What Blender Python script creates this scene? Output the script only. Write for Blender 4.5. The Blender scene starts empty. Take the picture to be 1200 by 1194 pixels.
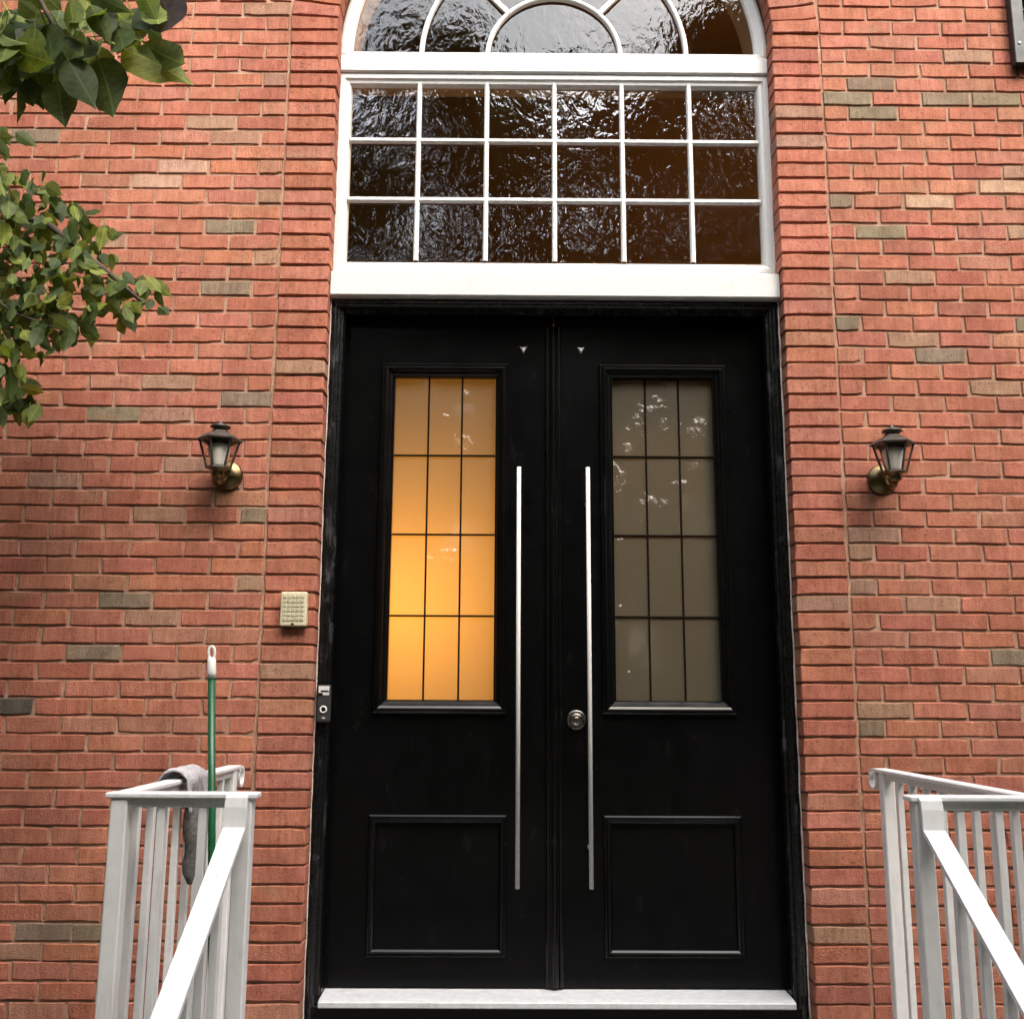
import bpy, math, random
from mathutils import Vector, Matrix, Euler
R = math.radians
rnd = random.Random(7)
S = bpy.context.scene
col = S.collection

# ------------------------------------------------------------------ camera
cam_d = bpy.data.cameras.new('camera')
cam = bpy.data.objects.new('camera', cam_d); col.objects.link(cam)
cam_d.sensor_fit = 'HORIZONTAL'; cam_d.sensor_width = 36; cam_d.lens = 36.0
cam_d.clip_start = 0.05; cam_d.clip_end = 2000
cam.location = (-0.18307, -3.74874, 1.12502)
cam.rotation_euler = (1.755357, -0.004934, -0.005595)
S.camera = cam

# ------------------------------------------------------------------ sky, sun, exposure
SUN_EL, SUN_AZ = 50.0, 155.0           # azimuth clockwise from +Y: sun in front of the wall, a bit to the right
w = bpy.data.worlds.new('World'); S.world = w; w.use_nodes = True
wn = w.node_tree; wn.nodes.clear()
sky = wn.nodes.new('ShaderNodeTexSky'); sky.sky_type = 'NISHITA'; sky.sun_disc = False
sky.sun_elevation = R(SUN_EL); sky.sun_rotation = R(SUN_AZ)
sky.dust_density = 6.0; sky.air_density = 1.2; sky.ozone_density = 1.0
hsv = wn.nodes.new('ShaderNodeHueSaturation'); hsv.inputs['Saturation'].default_value = 0.7
bg = wn.nodes.new('ShaderNodeBackground'); bg.inputs['Strength'].default_value = 0.15
wo = wn.nodes.new('ShaderNodeOutputWorld')
wn.links.new(sky.outputs[0], hsv.inputs['Color']); wn.links.new(hsv.outputs[0], bg.inputs['Color'])
wn.links.new(bg.outputs[0], wo.inputs['Surface'])
sd = bpy.data.lights.new('sun', 'SUN'); sd.energy = 0.9; sd.angle = R(60); sd.color = (1.0, 0.975, 0.94)
sun = bpy.data.objects.new('sun', sd); col.objects.link(sun)
dv = Vector((math.sin(R(SUN_AZ)) * math.cos(R(SUN_EL)), math.cos(R(SUN_AZ)) * math.cos(R(SUN_EL)), math.sin(R(SUN_EL))))
sun.rotation_euler = dv.to_track_quat('Z', 'Y').to_euler(); sun.location = dv * 20
S.view_settings.view_transform = 'Standard'; S.view_settings.look = 'None'
S.view_settings.exposure = 1.84; S.view_settings.gamma = 1.0; S.view_settings.use_curve_mapping = False
S.render.engine = 'CYCLES'
S.cycles.max_bounces = 6; S.cycles.diffuse_bounces = 3; S.cycles.glossy_bounces = 3; S.cycles.transmission_bounces = 3; S.cycles.transparent_max_bounces = 8

# ------------------------------------------------------------------ materials
def mat(name):
    m = bpy.data.materials.new(name); m.use_nodes = True
    nt = m.node_tree; b = nt.nodes['Principled BSDF']
    return m, nt, b
def N(nt, t, **kw):
    n = nt.nodes.new(t)
    for k, v in kw.items():
        if k.startswith('i_'): n.inputs[k[2:].replace('_', ' ')].default_value = v
        else: setattr(n, k, v)
    return n
def L(nt, a, b): nt.links.new(a, b)
def noise(nt, vec, scale, detail=4.0, rough=0.55):
    n = N(nt, 'ShaderNodeTexNoise'); n.inputs['Scale'].default_value = scale
    n.inputs['Detail'].default_value = detail; n.inputs['Roughness'].default_value = rough
    if vec is not None: L(nt, vec, n.inputs['Vector'])
    return n
def ramp(nt, fac, stops):
    r = N(nt, 'ShaderNodeValToRGB'); e = r.color_ramp.elements
    while len(e) < len(stops): e.new(0.5)
    for i, (p, c) in enumerate(stops):
        e[i].position = p; e[i].color = (*c, 1) if len(c) == 3 else c
    L(nt, fac, r.inputs['Fac']); return r
def mixc(nt, fac, a, b, mode='MIX'):
    m = N(nt, 'ShaderNodeMix', data_type='RGBA', blend_type=mode)
    for sock, v in ((m.inputs[0], fac), (m.inputs[6], a), (m.inputs[7], b)):
        if isinstance(v, (int, float)): sock.default_value = v
        elif isinstance(v, tuple): sock.default_value = (*v, 1)
        else: L(nt, v, sock)
    return m.outputs[2]
def stretch(nt, vec, s):
    v = N(nt, 'ShaderNodeVectorMath', operation='MULTIPLY'); L(nt, vec, v.inputs[0]); v.inputs[1].default_value = s
    return v.outputs[0]
def bump(nt, h, b, strength, dist):
    n = N(nt, 'ShaderNodeBump'); n.inputs['Strength'].default_value = strength; n.inputs['Distance'].default_value = dist
    L(nt, h, n.inputs['Height']); L(nt, n.outputs[0], b.inputs['Normal']); return n

def brick_material():
    m, nt, b = mat('fired_brick')
    pos = N(nt, 'ShaderNodeNewGeometry').outputs['Position']
    oi = N(nt, 'ShaderNodeObjectInfo'); at = N(nt, 'ShaderNodeAttribute', attribute_name='Col')
    base = mixc(nt, 1.0, oi.outputs['Color'], at.outputs['Color'], 'MULTIPLY')
    st = noise(nt, stretch(nt, pos, (1, 1, 0.16)), 55, 3)           # vertical wire-cut streaks
    sr = ramp(nt, st.outputs['Fac'], [(0.28, (0.66, 0.62, 0.60)), (0.5, (1, 1, 1)), (0.72, (1.25, 1.27, 1.27))])
    c = mixc(nt, 0.55, base, sr.outputs[0], 'MULTIPLY')
    bl = noise(nt, pos, 11, 3); br = ramp(nt, bl.outputs['Fac'], [(0.35, (0.82, 0.78, 0.76)), (0.65, (1.14, 1.16, 1.16))])
    c = mixc(nt, 0.7, c, br.outputs[0], 'MULTIPLY')
    fl = noise(nt, stretch(nt, pos, (1, 1, 2.2)), 4.3, 2); fr = ramp(nt, fl.outputs['Fac'], [(0.60, (0, 0, 0)), (0.72, (0.35, 0.35, 0.35))])
    c = mixc(nt, fr.outputs[0], c, (0.36, 0.225, 0.145))
    sp = noise(nt, stretch(nt, pos, (1, 1, 0.6)), 120, 3); spr = ramp(nt, sp.outputs['Fac'], [(0.28, (0.42, 0.38, 0.36)), (0.42, (1, 1, 1)), (0.62, (1, 1, 1)), (0.76, (1.35, 1.32, 1.28))])
    c = mixc(nt, 0.75, c, spr.outputs[0], 'MULTIPLY')
    ef = noise(nt, pos, 23, 6, 0.7); efr = ramp(nt, ef.outputs['Fac'], [(0.58, (0, 0, 0)), (0.74, (0.22, 0.22, 0.22))])
    c = mixc(nt, efr.outputs[0], c, (0.52, 0.34, 0.25))
    gm = noise(nt, stretch(nt, pos, (1.4, 1, 0.5)), 1.7, 4, 0.6); gmr = ramp(nt, gm.outputs['Fac'], [(0.34, (0.80, 0.78, 0.77)), (0.62, (1.08, 1.08, 1.08))])
    c = mixc(nt, 0.8, c, gmr.outputs[0], 'MULTIPLY')
    dk = noise(nt, stretch(nt, pos, (1, 1, 1.6)), 31, 5, 0.65); dkr = ramp(nt, dk.outputs['Fac'], [(0.30, (0.55, 0.50, 0.47)), (0.44, (1, 1, 1))])
    c = mixc(nt, 0.7, c, dkr.outputs[0], 'MULTIPLY')
    L(nt, c, b.inputs['Base Color']); b.inputs['Roughness'].default_value = 0.92; b.inputs['Specular IOR Level'].default_value = 0.2
    ad = N(nt, 'ShaderNodeMath', operation='ADD'); L(nt, st.outputs['Fac'], ad.inputs[0])
    n3 = noise(nt, pos, 160, 4); L(nt, n3.outputs['Fac'], ad.inputs[1])
    bump(nt, ad.outputs[0], b, 0.75, 0.004)
    return m
def mortar_material():
    m, nt, b = mat('mortar')
    pos = N(nt, 'ShaderNodeNewGeometry').outputs['Position']
    n1 = noise(nt, pos, 9, 5); r1 = ramp(nt, n1.outputs['Fac'], [(0.3, (0.30, 0.165, 0.108)), (0.52, (0.40, 0.235, 0.16)), (0.66, (0.46, 0.30, 0.21)), (0.78, (0.60, 0.46, 0.35))])
    n2 = noise(nt, pos, 140, 4); r2 = ramp(nt, n2.outputs['Fac'], [(0.3, (0.7, 0.7, 0.7)), (0.7, (1.2, 1.2, 1.2))])
    L(nt, mixc(nt, 0.8, r1.outputs[0], r2.outputs[0], 'MULTIPLY'), b.inputs['Base Color']); b.inputs['Roughness'].default_value = 0.95
    bump(nt, n2.outputs['Fac'], b, 0.8, 0.004); return m
def paint(name, c, rough, var=0.06, bs=0.15, dirt=None, scale=30, spec=0.5):
    m, nt, b = mat(name)
    pos = N(nt, 'ShaderNodeNewGeometry').outputs['Position']
    n = noise(nt, pos, scale, 5); lo = tuple(x * (1 - var) for x in c); hi = tuple(min(1, x * (1 + var)) for x in c)
    r = ramp(nt, n.outputs['Fac'], [(0.3, lo), (0.7, hi)]); out = r.outputs[0]
    if dirt:
        d = noise(nt, stretch(nt, pos, (1, 1, 0.35)), 17, 6, 0.7); dr = ramp(nt, d.outputs['Fac'], [(0.56, (0, 0, 0)), (0.74, (dirt[1],) * 3)])
        out = mixc(nt, dr.outputs[0], out, dirt[0])
    L(nt, out, b.inputs['Base Color'])
    rr = ramp(nt, n.outputs['Fac'], [(0.2, (rough * 0.8,) * 3), (0.8, (min(1, rough * 1.2),) * 3)]); L(nt, rr.outputs[0], b.inputs['Roughness'])
    b.inputs['Specular IOR Level'].default_value = spec
    if bs: bump(nt, noise(nt, pos, 90, 3).outputs['Fac'], b, bs, 0.002)
    return m
def rusty(m):
    nt = m.node_tree; b = nt.nodes['Principled BSDF']; src = b.inputs['Base Color'].links[0].from_socket
    pos = N(nt, 'ShaderNodeNewGeometry').outputs['Position']
    a = noise(nt, stretch(nt, pos, (1, 1, 0.7)), 62, 4, 0.6); ar = ramp(nt, a.outputs['Fac'], [(0.71, (0, 0, 0)), (0.76, (0.8, 0.8, 0.8))])
    L(nt, mixc(nt, ar.outputs[0], src, (0.20, 0.115, 0.06)), b.inputs['Base Color'])
    g = noise(nt, stretch(nt, pos, (1, 1, 0.12)), 48, 3); gr = ramp(nt, g.outputs['Fac'], [(0.55, (0, 0, 0)), (0.75, (0.28, 0.28, 0.28))])
    L(nt, mixc(nt, gr.outputs[0], b.inputs['Base Color'].links[0].from_socket, (0.52, 0.49, 0.43)), b.inputs['Base Color'])
    return m
def metal(name, c, rough, bs=0.05):
    m, nt, b = mat(name); b.inputs['Metallic'].default_value = 1
    pos = N(nt, 'ShaderNodeNewGeometry').outputs['Position']
    n = noise(nt, pos, 60, 4); r = ramp(nt, n.outputs['Fac'], [(0.3, tuple(x * 0.75 for x in c)), (0.7, c)])
    L(nt, r.outputs[0], b.inputs['Base Color'])
    rr = ramp(nt, n.outputs['Fac'], [(0.3, (rough * 0.75,) * 3), (0.7, (rough * 1.3,) * 3)]); L(nt, rr.outputs[0], b.inputs['Roughness'])
    if bs: bump(nt, n.outputs['Fac'], b, bs, 0.002)
    return m
def mix_shader(nt, fac, a, b):
    m = N(nt, 'ShaderNodeMixShader')
    if isinstance(fac, (int, float)): m.inputs[0].default_value = fac
    else: L(nt, fac, m.inputs[0])
    L(nt, a, m.inputs[1]); L(nt, b, m.inputs[2]); return m.outputs[0]
def schlick(nt, f0, normal=None):
    """reflectance of a pane that does not depend on which side is seen"""
    lw = N(nt, 'ShaderNodeLayerWeight'); lw.inputs['Blend'].default_value = 0.5
    if normal is not None: L(nt, normal, lw.inputs['Normal'])
    pw = N(nt, 'ShaderNodeMath', operation='POWER'); L(nt, lw.outputs['Facing'], pw.inputs[0]); pw.inputs[1].default_value = 5.0
    ml = N(nt, 'ShaderNodeMath', operation='MULTIPLY_ADD'); L(nt, pw.outputs[0], ml.inputs[0]); ml.inputs[1].default_value = 1 - f0; ml.inputs[2].default_value = f0
    return ml.outputs[0]
def hammered_glass(name, strength, f0=0.072):
    """rolled, wavy window glass: a sharp rippled reflection over a see-through brown tint"""
    m, nt, b = mat(name); nt.nodes.remove(b)
    pos = N(nt, 'ShaderNodeNewGeometry').outputs['Position']
    wv = noise(nt, pos, 6, 2)
    off = N(nt, 'ShaderNodeVectorMath', operation='SCALE'); L(nt, wv.outputs['Color'], off.inputs[0]); off.inputs[3].default_value = 0.11
    ad = N(nt, 'ShaderNodeVectorMath', operation='ADD'); L(nt, pos, ad.inputs[0]); L(nt, off.outputs[0], ad.inputs[1])
    n1 = noise(nt, stretch(nt, ad.outputs[0], (1.4, 1, 0.85)), 23, 2.5, 0.5)
    pt = noise(nt, stretch(nt, pos, (1, 1, 0.8)), 3.1, 2); ptr = ramp(nt, pt.outputs['Fac'], [(0.36, (0.42,) * 3), (0.62, (1.0,) * 3)])
    hm = N(nt, 'ShaderNodeMath', operation='MULTIPLY'); L(nt, n1.outputs['Fac'], hm.inputs[0]); L(nt, ptr.outputs[0], hm.inputs[1])
    bp = N(nt, 'ShaderNodeBump'); bp.inputs['Strength'].default_value = strength; bp.inputs['Distance'].default_value = 0.02
    L(nt, hm.outputs[0], bp.inputs['Height'])
    g = N(nt, 'ShaderNodeBsdfGlossy'); g.inputs['Roughness'].default_value = 0.02; g.inputs['Color'].default_value = (0.86, 0.93, 1, 1)  # bluish gloss colour puts pale sky blue into the reflection
    L(nt, bp.outputs[0], g.inputs['Normal'])
    t = N(nt, 'ShaderNodeBsdfTransparent'); t.inputs['Color'].default_value = (0.46, 0.35, 0.26, 1)
    L(nt, mix_shader(nt, schlick(nt, f0), t.outputs[0], g.outputs[0]), nt.nodes['Material Output'].inputs['Surface'])
    return m
def frosted_glass():
    m, nt, b = mat('frosted_glass'); nt.nodes.remove(b)
    pos = N(nt, 'ShaderNodeNewGeometry').outputs['Position']
    n0 = noise(nt, pos, 260, 2)
    n1 = noise(nt, stretch(nt, pos, (1.0, 1, 0.8)), 60, 2)
    big = noise(nt, pos, 7, 2)
    msk = ramp(nt, big.outputs['Fac'], [(0.61, (0, 0, 0)), (0.70, (1, 1, 1))])
    hm = N(nt, 'ShaderNodeMath', operation='MULTIPLY'); L(nt, n1.outputs['Fac'], hm.inputs[0]); L(nt, msk.outputs[0], hm.inputs[1])
    bp = N(nt, 'ShaderNodeBump'); bp.inputs['Strength'].default_value = 0.9; bp.inputs['Distance'].default_value = 0.012
    L(nt, hm.outputs[0], bp.inputs['Height'])
    tr = N(nt, 'ShaderNodeBsdfTranslucent'); tr.inputs['Color'].default_value = (0.84, 0.72, 0.44, 1)
    df = N(nt, 'ShaderNodeBsdfDiffuse')
    dc = ramp(nt, n0.outputs['Fac'], [(0.3, (0.098, 0.093, 0.070)), (0.7, (0.130, 0.124, 0.096))]); L(nt, dc.outputs[0], df.inputs['Color'])
    gl = N(nt, 'ShaderNodeBsdfGlossy'); gl.inputs['Roughness'].default_value = 0.06; L(nt, bp.outputs[0], gl.inputs['Normal'])
    a = mix_shader(nt, 0.5, df.outputs[0], tr.outputs[0])
    L(nt, mix_shader(nt, schlick(nt, 0.035), a, gl.outputs[0]), nt.nodes['Material Output'].inputs['Surface'])
    return m
def leaf_material(name='leaf', veins=False):
    m, nt, b = mat(name)
    oi = N(nt, 'ShaderNodeObjectInfo'); at = N(nt, 'ShaderNodeAttribute', attribute_name='Col')
    base = mixc(nt, 1.0, oi.outputs['Color'], at.outputs['Color'], 'MULTIPLY')
    pos = N(nt, 'ShaderNodeNewGeometry').outputs['Position']
    n = noise(nt, pos, 38, 4); r = ramp(nt, n.outputs['Fac'], [(0.3, (0.62, 0.62, 0.62)), (0.68, (1.3, 1.25, 1.1))])
    c = mixc(nt, 0.9, base, r.outputs[0], 'MULTIPLY')
    n2 = noise(nt, pos, 90, 3); r2 = ramp(nt, n2.outputs['Fac'], [(0.66, (0, 0, 0)), (0.75, (0.6, 0.6, 0.6))])
    c = mixc(nt, r2.outputs[0], c, (0.11, 0.06, 0.025))
    if veins:                                       # midrib and side veins along the blade
        tc = N(nt, 'ShaderNodeTexCoord'); sx_ = N(nt, 'ShaderNodeSeparateXYZ'); L(nt, tc.outputs['Object'], sx_.inputs[0])
        def mth(op, a, b_=None):
            q = N(nt, 'ShaderNodeMath', operation=op)
            for i_, v_ in enumerate((a, b_)):
                if v_ is None: continue
                if isinstance(v_, (int, float)): q.inputs[i_].default_value = v_
                else: L(nt, v_, q.inputs[i_])
            return q.outputs[0]
        axx = mth('ABSOLUTE', sx_.outputs['X']); mid = mth('LESS_THAN', axx, 0.014)
        ph = mth('FRACT', mth('SUBTRACT', mth('MULTIPLY', sx_.outputs['Z'], 7.0), mth('MULTIPLY', axx, 5.5))); sv = mth('MULTIPLY', mth('LESS_THAN', ph, 0.10), 0.45)
        c = mixc(nt, mth('MAXIMUM', mth('MULTIPLY', mid, 0.8), sv), c, mixc(nt, 1.0, base, (1.9, 1.75, 1.7), 'MULTIPLY'))
        edge = ramp(nt, mth('ADD', mth('MULTIPLY', n.outputs['Fac'], 0.5), axx), [(0.60, (0, 0, 0)), (0.74, (0.75, 0.75, 0.75))])
        c = mixc(nt, edge.outputs[0], c, (0.085, 0.050, 0.024))
    L(nt, c, b.inputs['Base Color']); b.inputs['Roughness'].default_value = 0.55; b.inputs['Specular IOR Level'].default_value = 0.22
    tr = N(nt, 'ShaderNodeBsdfTranslucent'); L(nt, mixc(nt, 1.0, c, (1.5, 1.55, 0.6), 'MULTIPLY'), tr.inputs['Color'])
    bump(nt, n.outputs['Fac'], b, 0.3, 0.004)
    L(nt, mix_shader(nt, 0.40, b.outputs[0], tr.outputs[0]), nt.nodes['Material Output'].inputs['Surface'])
    return m

M = dict(
    brick=brick_material(), mortar=mortar_material(), leaf=leaf_material(), leafv=leaf_material('veined_leaf', True), frost=frosted_glass(),
    glass=hammered_glass('rippled_window_glass', 0.20, 0.08), glassarch=hammered_glass('rolled_fanlight_glass', 0.09, 0.042),
    white=paint('white_vinyl', (0.64, 0.64, 0.63), 0.35, 0.03, 0.06, ((0.42, 0.38, 0.32), 0.25)),
    rail=paint('white_rail_paint', (0.90, 0.90, 0.885), 0.38, 0.04, 0.12, ((0.5, 0.48, 0.44), 0.35)),
    black=paint('black_door_paint', (0.0024, 0.0024, 0.0026), 0.20, 0.25, 0.03, ((0.010, 0.0098, 0.0095), 0.5), scale=12, spec=0.15),
    blacktrim=paint('black_gloss_trim', (0.0026, 0.0026, 0.0028), 0.20, 0.25, 0.03, scale=12, spec=0.35),
    blackworn=paint('black_frame_paint', (0.0035, 0.0035, 0.0038), 0.28, 0.3, 0.15, ((0.14, 0.14, 0.145), 0.55), spec=0.45),
    came=paint('dark_came', (0.010, 0.008, 0.006), 0.85, 0.2, 0.1, spec=0.05),
    steel=paint('satin_steel', (0.62, 0.61, 0.59), 0.42, 0.02, 0.0, spec=0.7),
    nickel=metal('aged_nickel', (0.27, 0.25, 0.225), 0.30),
    brass=metal('aged_brass', (0.21, 0.155, 0.075), 0.33, 0.15),
    bronze=paint('dark_lantern_metal', (0.045, 0.038, 0.032), 0.42, 0.4, 0.3, ((0.16, 0.13, 0.09), 0.5)),
    beige=paint('beige_plastic', (0.60, 0.55, 0.38), 0.5, 0.05, 0.05),
    beigedk=paint('beige_key', (0.50, 0.46, 0.32), 0.5, 0.05, 0.05),
    graymetal=paint('grey_bell_metal', (0.035, 0.035, 0.038), 0.35, 0.15, 0.1),
    lightplastic=paint('white_plastic', (0.78, 0.77, 0.73), 0.35, 0.03, 0.03),
    green=paint('green_handle_paint', (0.006, 0.085, 0.028), 0.32, 0.1, 0.04),
    cloth=paint('grey_rag_cloth', (0.52, 0.505, 0.52), 0.95, 0.14, 0.7, ((0.16, 0.15, 0.15), 0.8), scale=70, spec=0.1),
    moph=paint('dark_mop_fibre', (0.15, 0.145, 0.14), 0.95, 0.35, 0.9, scale=120, spec=0.1),
    stone=paint('pale_stone_sill', (0.54, 0.555, 0.57), 0.5, 0.12, 0.2, ((0.36, 0.35, 0.34), 0.5), scale=40),
    caulk=paint('caulk', (0.62, 0.56, 0.50), 0.8, 0.2, 0.5, ((0.30, 0.22, 0.17), 0.9), scale=55),
    shutter=paint('shutter_paint', (0.016, 0.020, 0.021), 0.45, 0.15, 0.1),
    concrete=paint('concrete', (0.12, 0.115, 0.11), 0.9, 0.15, 0.4, ((0.18, 0.17, 0.15), 0.5), scale=14),
    lawn=paint('lawn_grass', (0.030, 0.050, 0.016), 0.95, 0.4, 0.9, scale=25),
    porchfloor=paint('pale_porch_floor', (0.24, 0.235, 0.225), 0.85, 0.12, 0.3, ((0.2, 0.19, 0.17), 0.4), scale=14),
    darkbed=paint('dark_bed_ground', (0.035, 0.024, 0.017), 0.98, 0.5, 0.9, scale=60),  # dark ground of the beds added to cut bounced light
    asphalt=paint('asphalt', (0.05, 0.05, 0.05), 0.9, 0.2, 0.5, scale=60),
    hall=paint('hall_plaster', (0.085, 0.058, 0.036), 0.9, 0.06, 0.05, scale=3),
    bark=paint('bark', (0.085, 0.062, 0.045), 0.95, 0.35, 0.9, scale=26),
    frostlamp=paint('lantern_candle_glass', (0.88, 0.88, 0.87), 0.22, 0.03, 0.0),
)
def clear_glass():
    m, nt, b = mat('lantern_pane_glass'); nt.nodes.remove(b)
    g = N(nt, 'ShaderNodeBsdfGlossy'); g.inputs['Roughness'].default_value = 0.08; g.inputs['Color'].default_value = (1, 1, 1, 1)
    t = N(nt, 'ShaderNodeBsdfTransparent'); t.inputs['Color'].default_value = (0.90, 0.88, 0.84, 1)
    L(nt, mix_shader(nt, schlick(nt, 0.05), t.outputs[0], g.outputs[0]), nt.nodes['Material Output'].inputs['Surface'])
    return m
M['clear'] = clear_glass(); rusty(M['rail'])
def bulb_mat():
    m, nt, b = mat('lit_lamp_shade'); b.inputs['Base Color'].default_value = (0.8, 0.6, 0.3, 1)
    b.inputs['Emission Color'].default_value = (1, 0.55, 0.16, 1); b.inputs['Emission Strength'].default_value = 1.0
    return m
M['lampshade'] = bulb_mat()

# ------------------------------------------------------------------ mesh helpers
WL = {}                                           # world location of every object's origin
class MB:
    def __init__(s): s.v = []; s.f = []; s.c = None
    def quad(s, pts): n = len(s.v); s.v += [tuple(p) for p in pts]; s.f.append(tuple(range(n, n + len(pts)))); return s
    def box(s, a, b, m=None):
        x0, y0, z0 = a; x1, y1, z1 = b
        p = [Vector(q) for q in ((x0, y0, z0), (x1, y0, z0), (x1, y1, z0), (x0, y1, z0), (x0, y0, z1), (x1, y0, z1), (x1, y1, z1), (x0, y1, z1))]
        if m is not None: p = [m @ q for q in p]
        n = len(s.v); s.v += [tuple(q) for q in p]
        s.f += [tuple(n + i for i in f) for f in ((0, 3, 2, 1), (4, 5, 6, 7), (0, 1, 5, 4), (1, 2, 6, 5), (2, 3, 7, 6), (3, 0, 4, 7))]; return s
    def bbox(s, a, b, ch=0.003):
        """box whose edges along all three axes are chamfered by ch"""
        lo = [min(a[i], b[i]) for i in range(3)]; hi = [max(a[i], b[i]) for i in range(3)]
        cx = [(lo[i] + hi[i]) / 2 for i in range(3)]; hx = [(hi[i] - lo[i]) / 2 for i in range(3)]
        ch = min(ch, min(hx) * 0.8); n = len(s.v); idx = {}
        for sx in (-1, 1):
            for sy in (-1, 1):
                for sz in (-1, 1):
                    for ax in range(3):
                        sg = (sx, sy, sz); p = [cx[i] + sg[i] * (hx[i] - (0 if i == ax else ch)) for i in range(3)]
                        idx[(sx, sy, sz, ax)] = len(s.v); s.v.append(tuple(p))
        def g(sx, sy, sz, ax): return idx[(sx, sy, sz, ax)]
        fs = []
        for sg in (-1, 1):
            fs.append([g(sg, -1, -1, 0), g(sg, 1, -1, 0), g(sg, 1, 1, 0), g(sg, -1, 1, 0)][::sg])
            fs.append([g(-1, sg, -1, 1), g(-1, sg, 1, 1), g(1, sg, 1, 1), g(1, sg, -1, 1)][::sg])
            fs.append([g(-1, -1, sg, 2), g(1, -1, sg, 2), g(1, 1, sg, 2), g(-1, 1, sg, 2)][::sg])
        for s1 in (-1, 1):
            for s2 in (-1, 1):
                k = s1 * s2
                fs.append([g(s1, s2, -1, 0), g(s1, s2, 1, 0), g(s1, s2, 1, 1), g(s1, s2, -1, 1)][::-k])
                fs.append([g(s1, -1, s2, 0), g(s1, 1, s2, 0), g(s1, 1, s2, 2), g(s1, -1, s2, 2)][::k])
                fs.append([g(-1, s1, s2, 1), g(1, s1, s2, 1), g(1, s1, s2, 2), g(-1, s1, s2, 2)][::-k])
                for s3 in (-1, 1):
                    fs.append([g(s1, s2, s3, 0), g(s1, s2, s3, 1), g(s1, s2, s3, 2)][::s1 * s2 * s3])
        s.f += [tuple(f) for f in fs]; return s
    def tube(s, pts, rad, seg=10, cap=True):
        pts = [Vector(p) for p in pts]; rings = []
        rad = rad if isinstance(rad, (list, tuple)) else [rad] * len(pts)
        up = None
        for i, p in enumerate(pts):
            d = (pts[min(i + 1, len(pts) - 1)] - pts[max(i - 1, 0)]).normalized()
            if up is None: up = Vector((0, 0, 1)) if abs(d.z) < 0.9 else Vector((1, 0, 0))
            x = d.cross(up).normalized(); y = x.cross(d).normalized(); up = y
            n = len(s.v); rings.append(n)
            for k in range(seg):
                t = 2 * math.pi * k / seg; s.v.append(tuple(p + (x * math.cos(t) + y * math.sin(t)) * rad[i]))
        for a, b in zip(rings, rings[1:]):
            for k in range(seg): s.f.append((a + k, a + (k + 1) % seg, b + (k + 1) % seg, b + k))
        if cap:
            s.f.append(tuple(rings[0] + k for k in range(seg))[::-1]); s.f.append(tuple(rings[-1] + k for k in range(seg)))
        return s
    def bar(s, pts, w, t, side=(1, 0, 0)):
        """flat bar along a polyline: w across `side`, t across the other way"""
        pts = [Vector(p) for p in pts]; sd_ = Vector(side); rings = []
        for i, p in enumerate(pts):
            d = (pts[min(i + 1, len(pts) - 1)] - pts[max(i - 1, 0)]).normalized(); nn = d.cross(sd_).normalized()
            n = len(s.v); rings.append(n)
            for a, b in ((-1, -1), (1, -1), (1, 1), (-1, 1)): s.v.append(tuple(p + sd_ * (a * w / 2) + nn * (b * t / 2)))
        for a, b in zip(rings, rings[1:]):
            for k in range(4): s.f.append((a + k, a + (k + 1) % 4, b + (k + 1) % 4, b + k))
        s.f.append(tuple(rings[0] + k for k in range(4))[::-1]); s.f.append(tuple(rings[-1] + k for k in range(4))); return s
    def lathe(s, c, prof, seg=20, axis='Z', sides=None):
        """prof = (radius, height) pairs along an axis through c"""
        seg = sides or seg; c = Vector(c); rings = []
        for r_, h_ in prof:
            n = len(s.v); rings.append(n)
            for k in range(seg):
                t = 2 * math.pi * (k + 0.5) / seg
                a, b = r_ * math.cos(t), r_ * math.sin(t)
                s.v.append(tuple(c + (Vector((a, b, h_)) if axis == 'Z' else Vector((a, -h_, b)))))
        for a, b in zip(rings, rings[1:]):
            for k in range(seg): s.f.append((a + k, a + (k + 1) % seg, b + (k + 1) % seg, b + k))
        s.f.append(tuple(rings[0] + k for k in range(seg))[::-1]); s.f.append(tuple(rings[-1] + k for k in range(seg))); return s
    def sweep(s, loops, closed=True):
        """loops = outlines of equal length, one for each profile point; skinned together"""
        n0 = len(s.v); k = len(loops[0])
        for lp in loops: s.v += [tuple(p) for p in lp]
        for i in range(len(loops) - 1):
            for j in range(k if closed else k - 1):
                a, b = n0 + i * k, n0 + (i + 1) * k; s.f.append((a + j, a + (j + 1) % k, b + (j + 1) % k, b + j))
        return s
    def build(s, name, m, parent=None, smooth=False, loc=None, bevel=0):
        me = bpy.data.meshes.new(name)
        o0 = Vector(loc) if loc is not None else (WL[parent.name] if parent else Vector((0, 0, 0)))
        me.from_pydata([tuple(Vector(p) - o0) for p in s.v], [], s.f); me.validate()
        import bmesh
        bm = bmesh.new(); bm.from_mesh(me); bmesh.ops.recalc_face_normals(bm, faces=bm.faces); bm.to_mesh(me); bm.free()
        o = bpy.data.objects.new(name, me); col.objects.link(o)
        me.materials.append(m if not isinstance(m, str) else M[m])
        if 'Col' not in me.color_attributes and m in ('brick', 'leaf'): white_attr(me)
        if smooth:
            for p in me.polygons: p.use_smooth = True
        if parent is not None:
            o.parent = parent; o.location = o0 - WL[parent.name]
        else: o.location = o0
        WL[o.name] = o0.copy()
        if bevel:
            b = o.modifiers.new('bevel', 'BEVEL'); b.width = bevel; b.segments = 2; b.limit_method = 'ANGLE'
        return o
def white_attr(me, cols=None):
    a = me.color_attributes.new('Col', 'FLOAT_COLOR', 'CORNER')
    if cols is None: cols = [1.0] * (4 * len(me.loops))
    a.data.foreach_set('color', cols)
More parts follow.
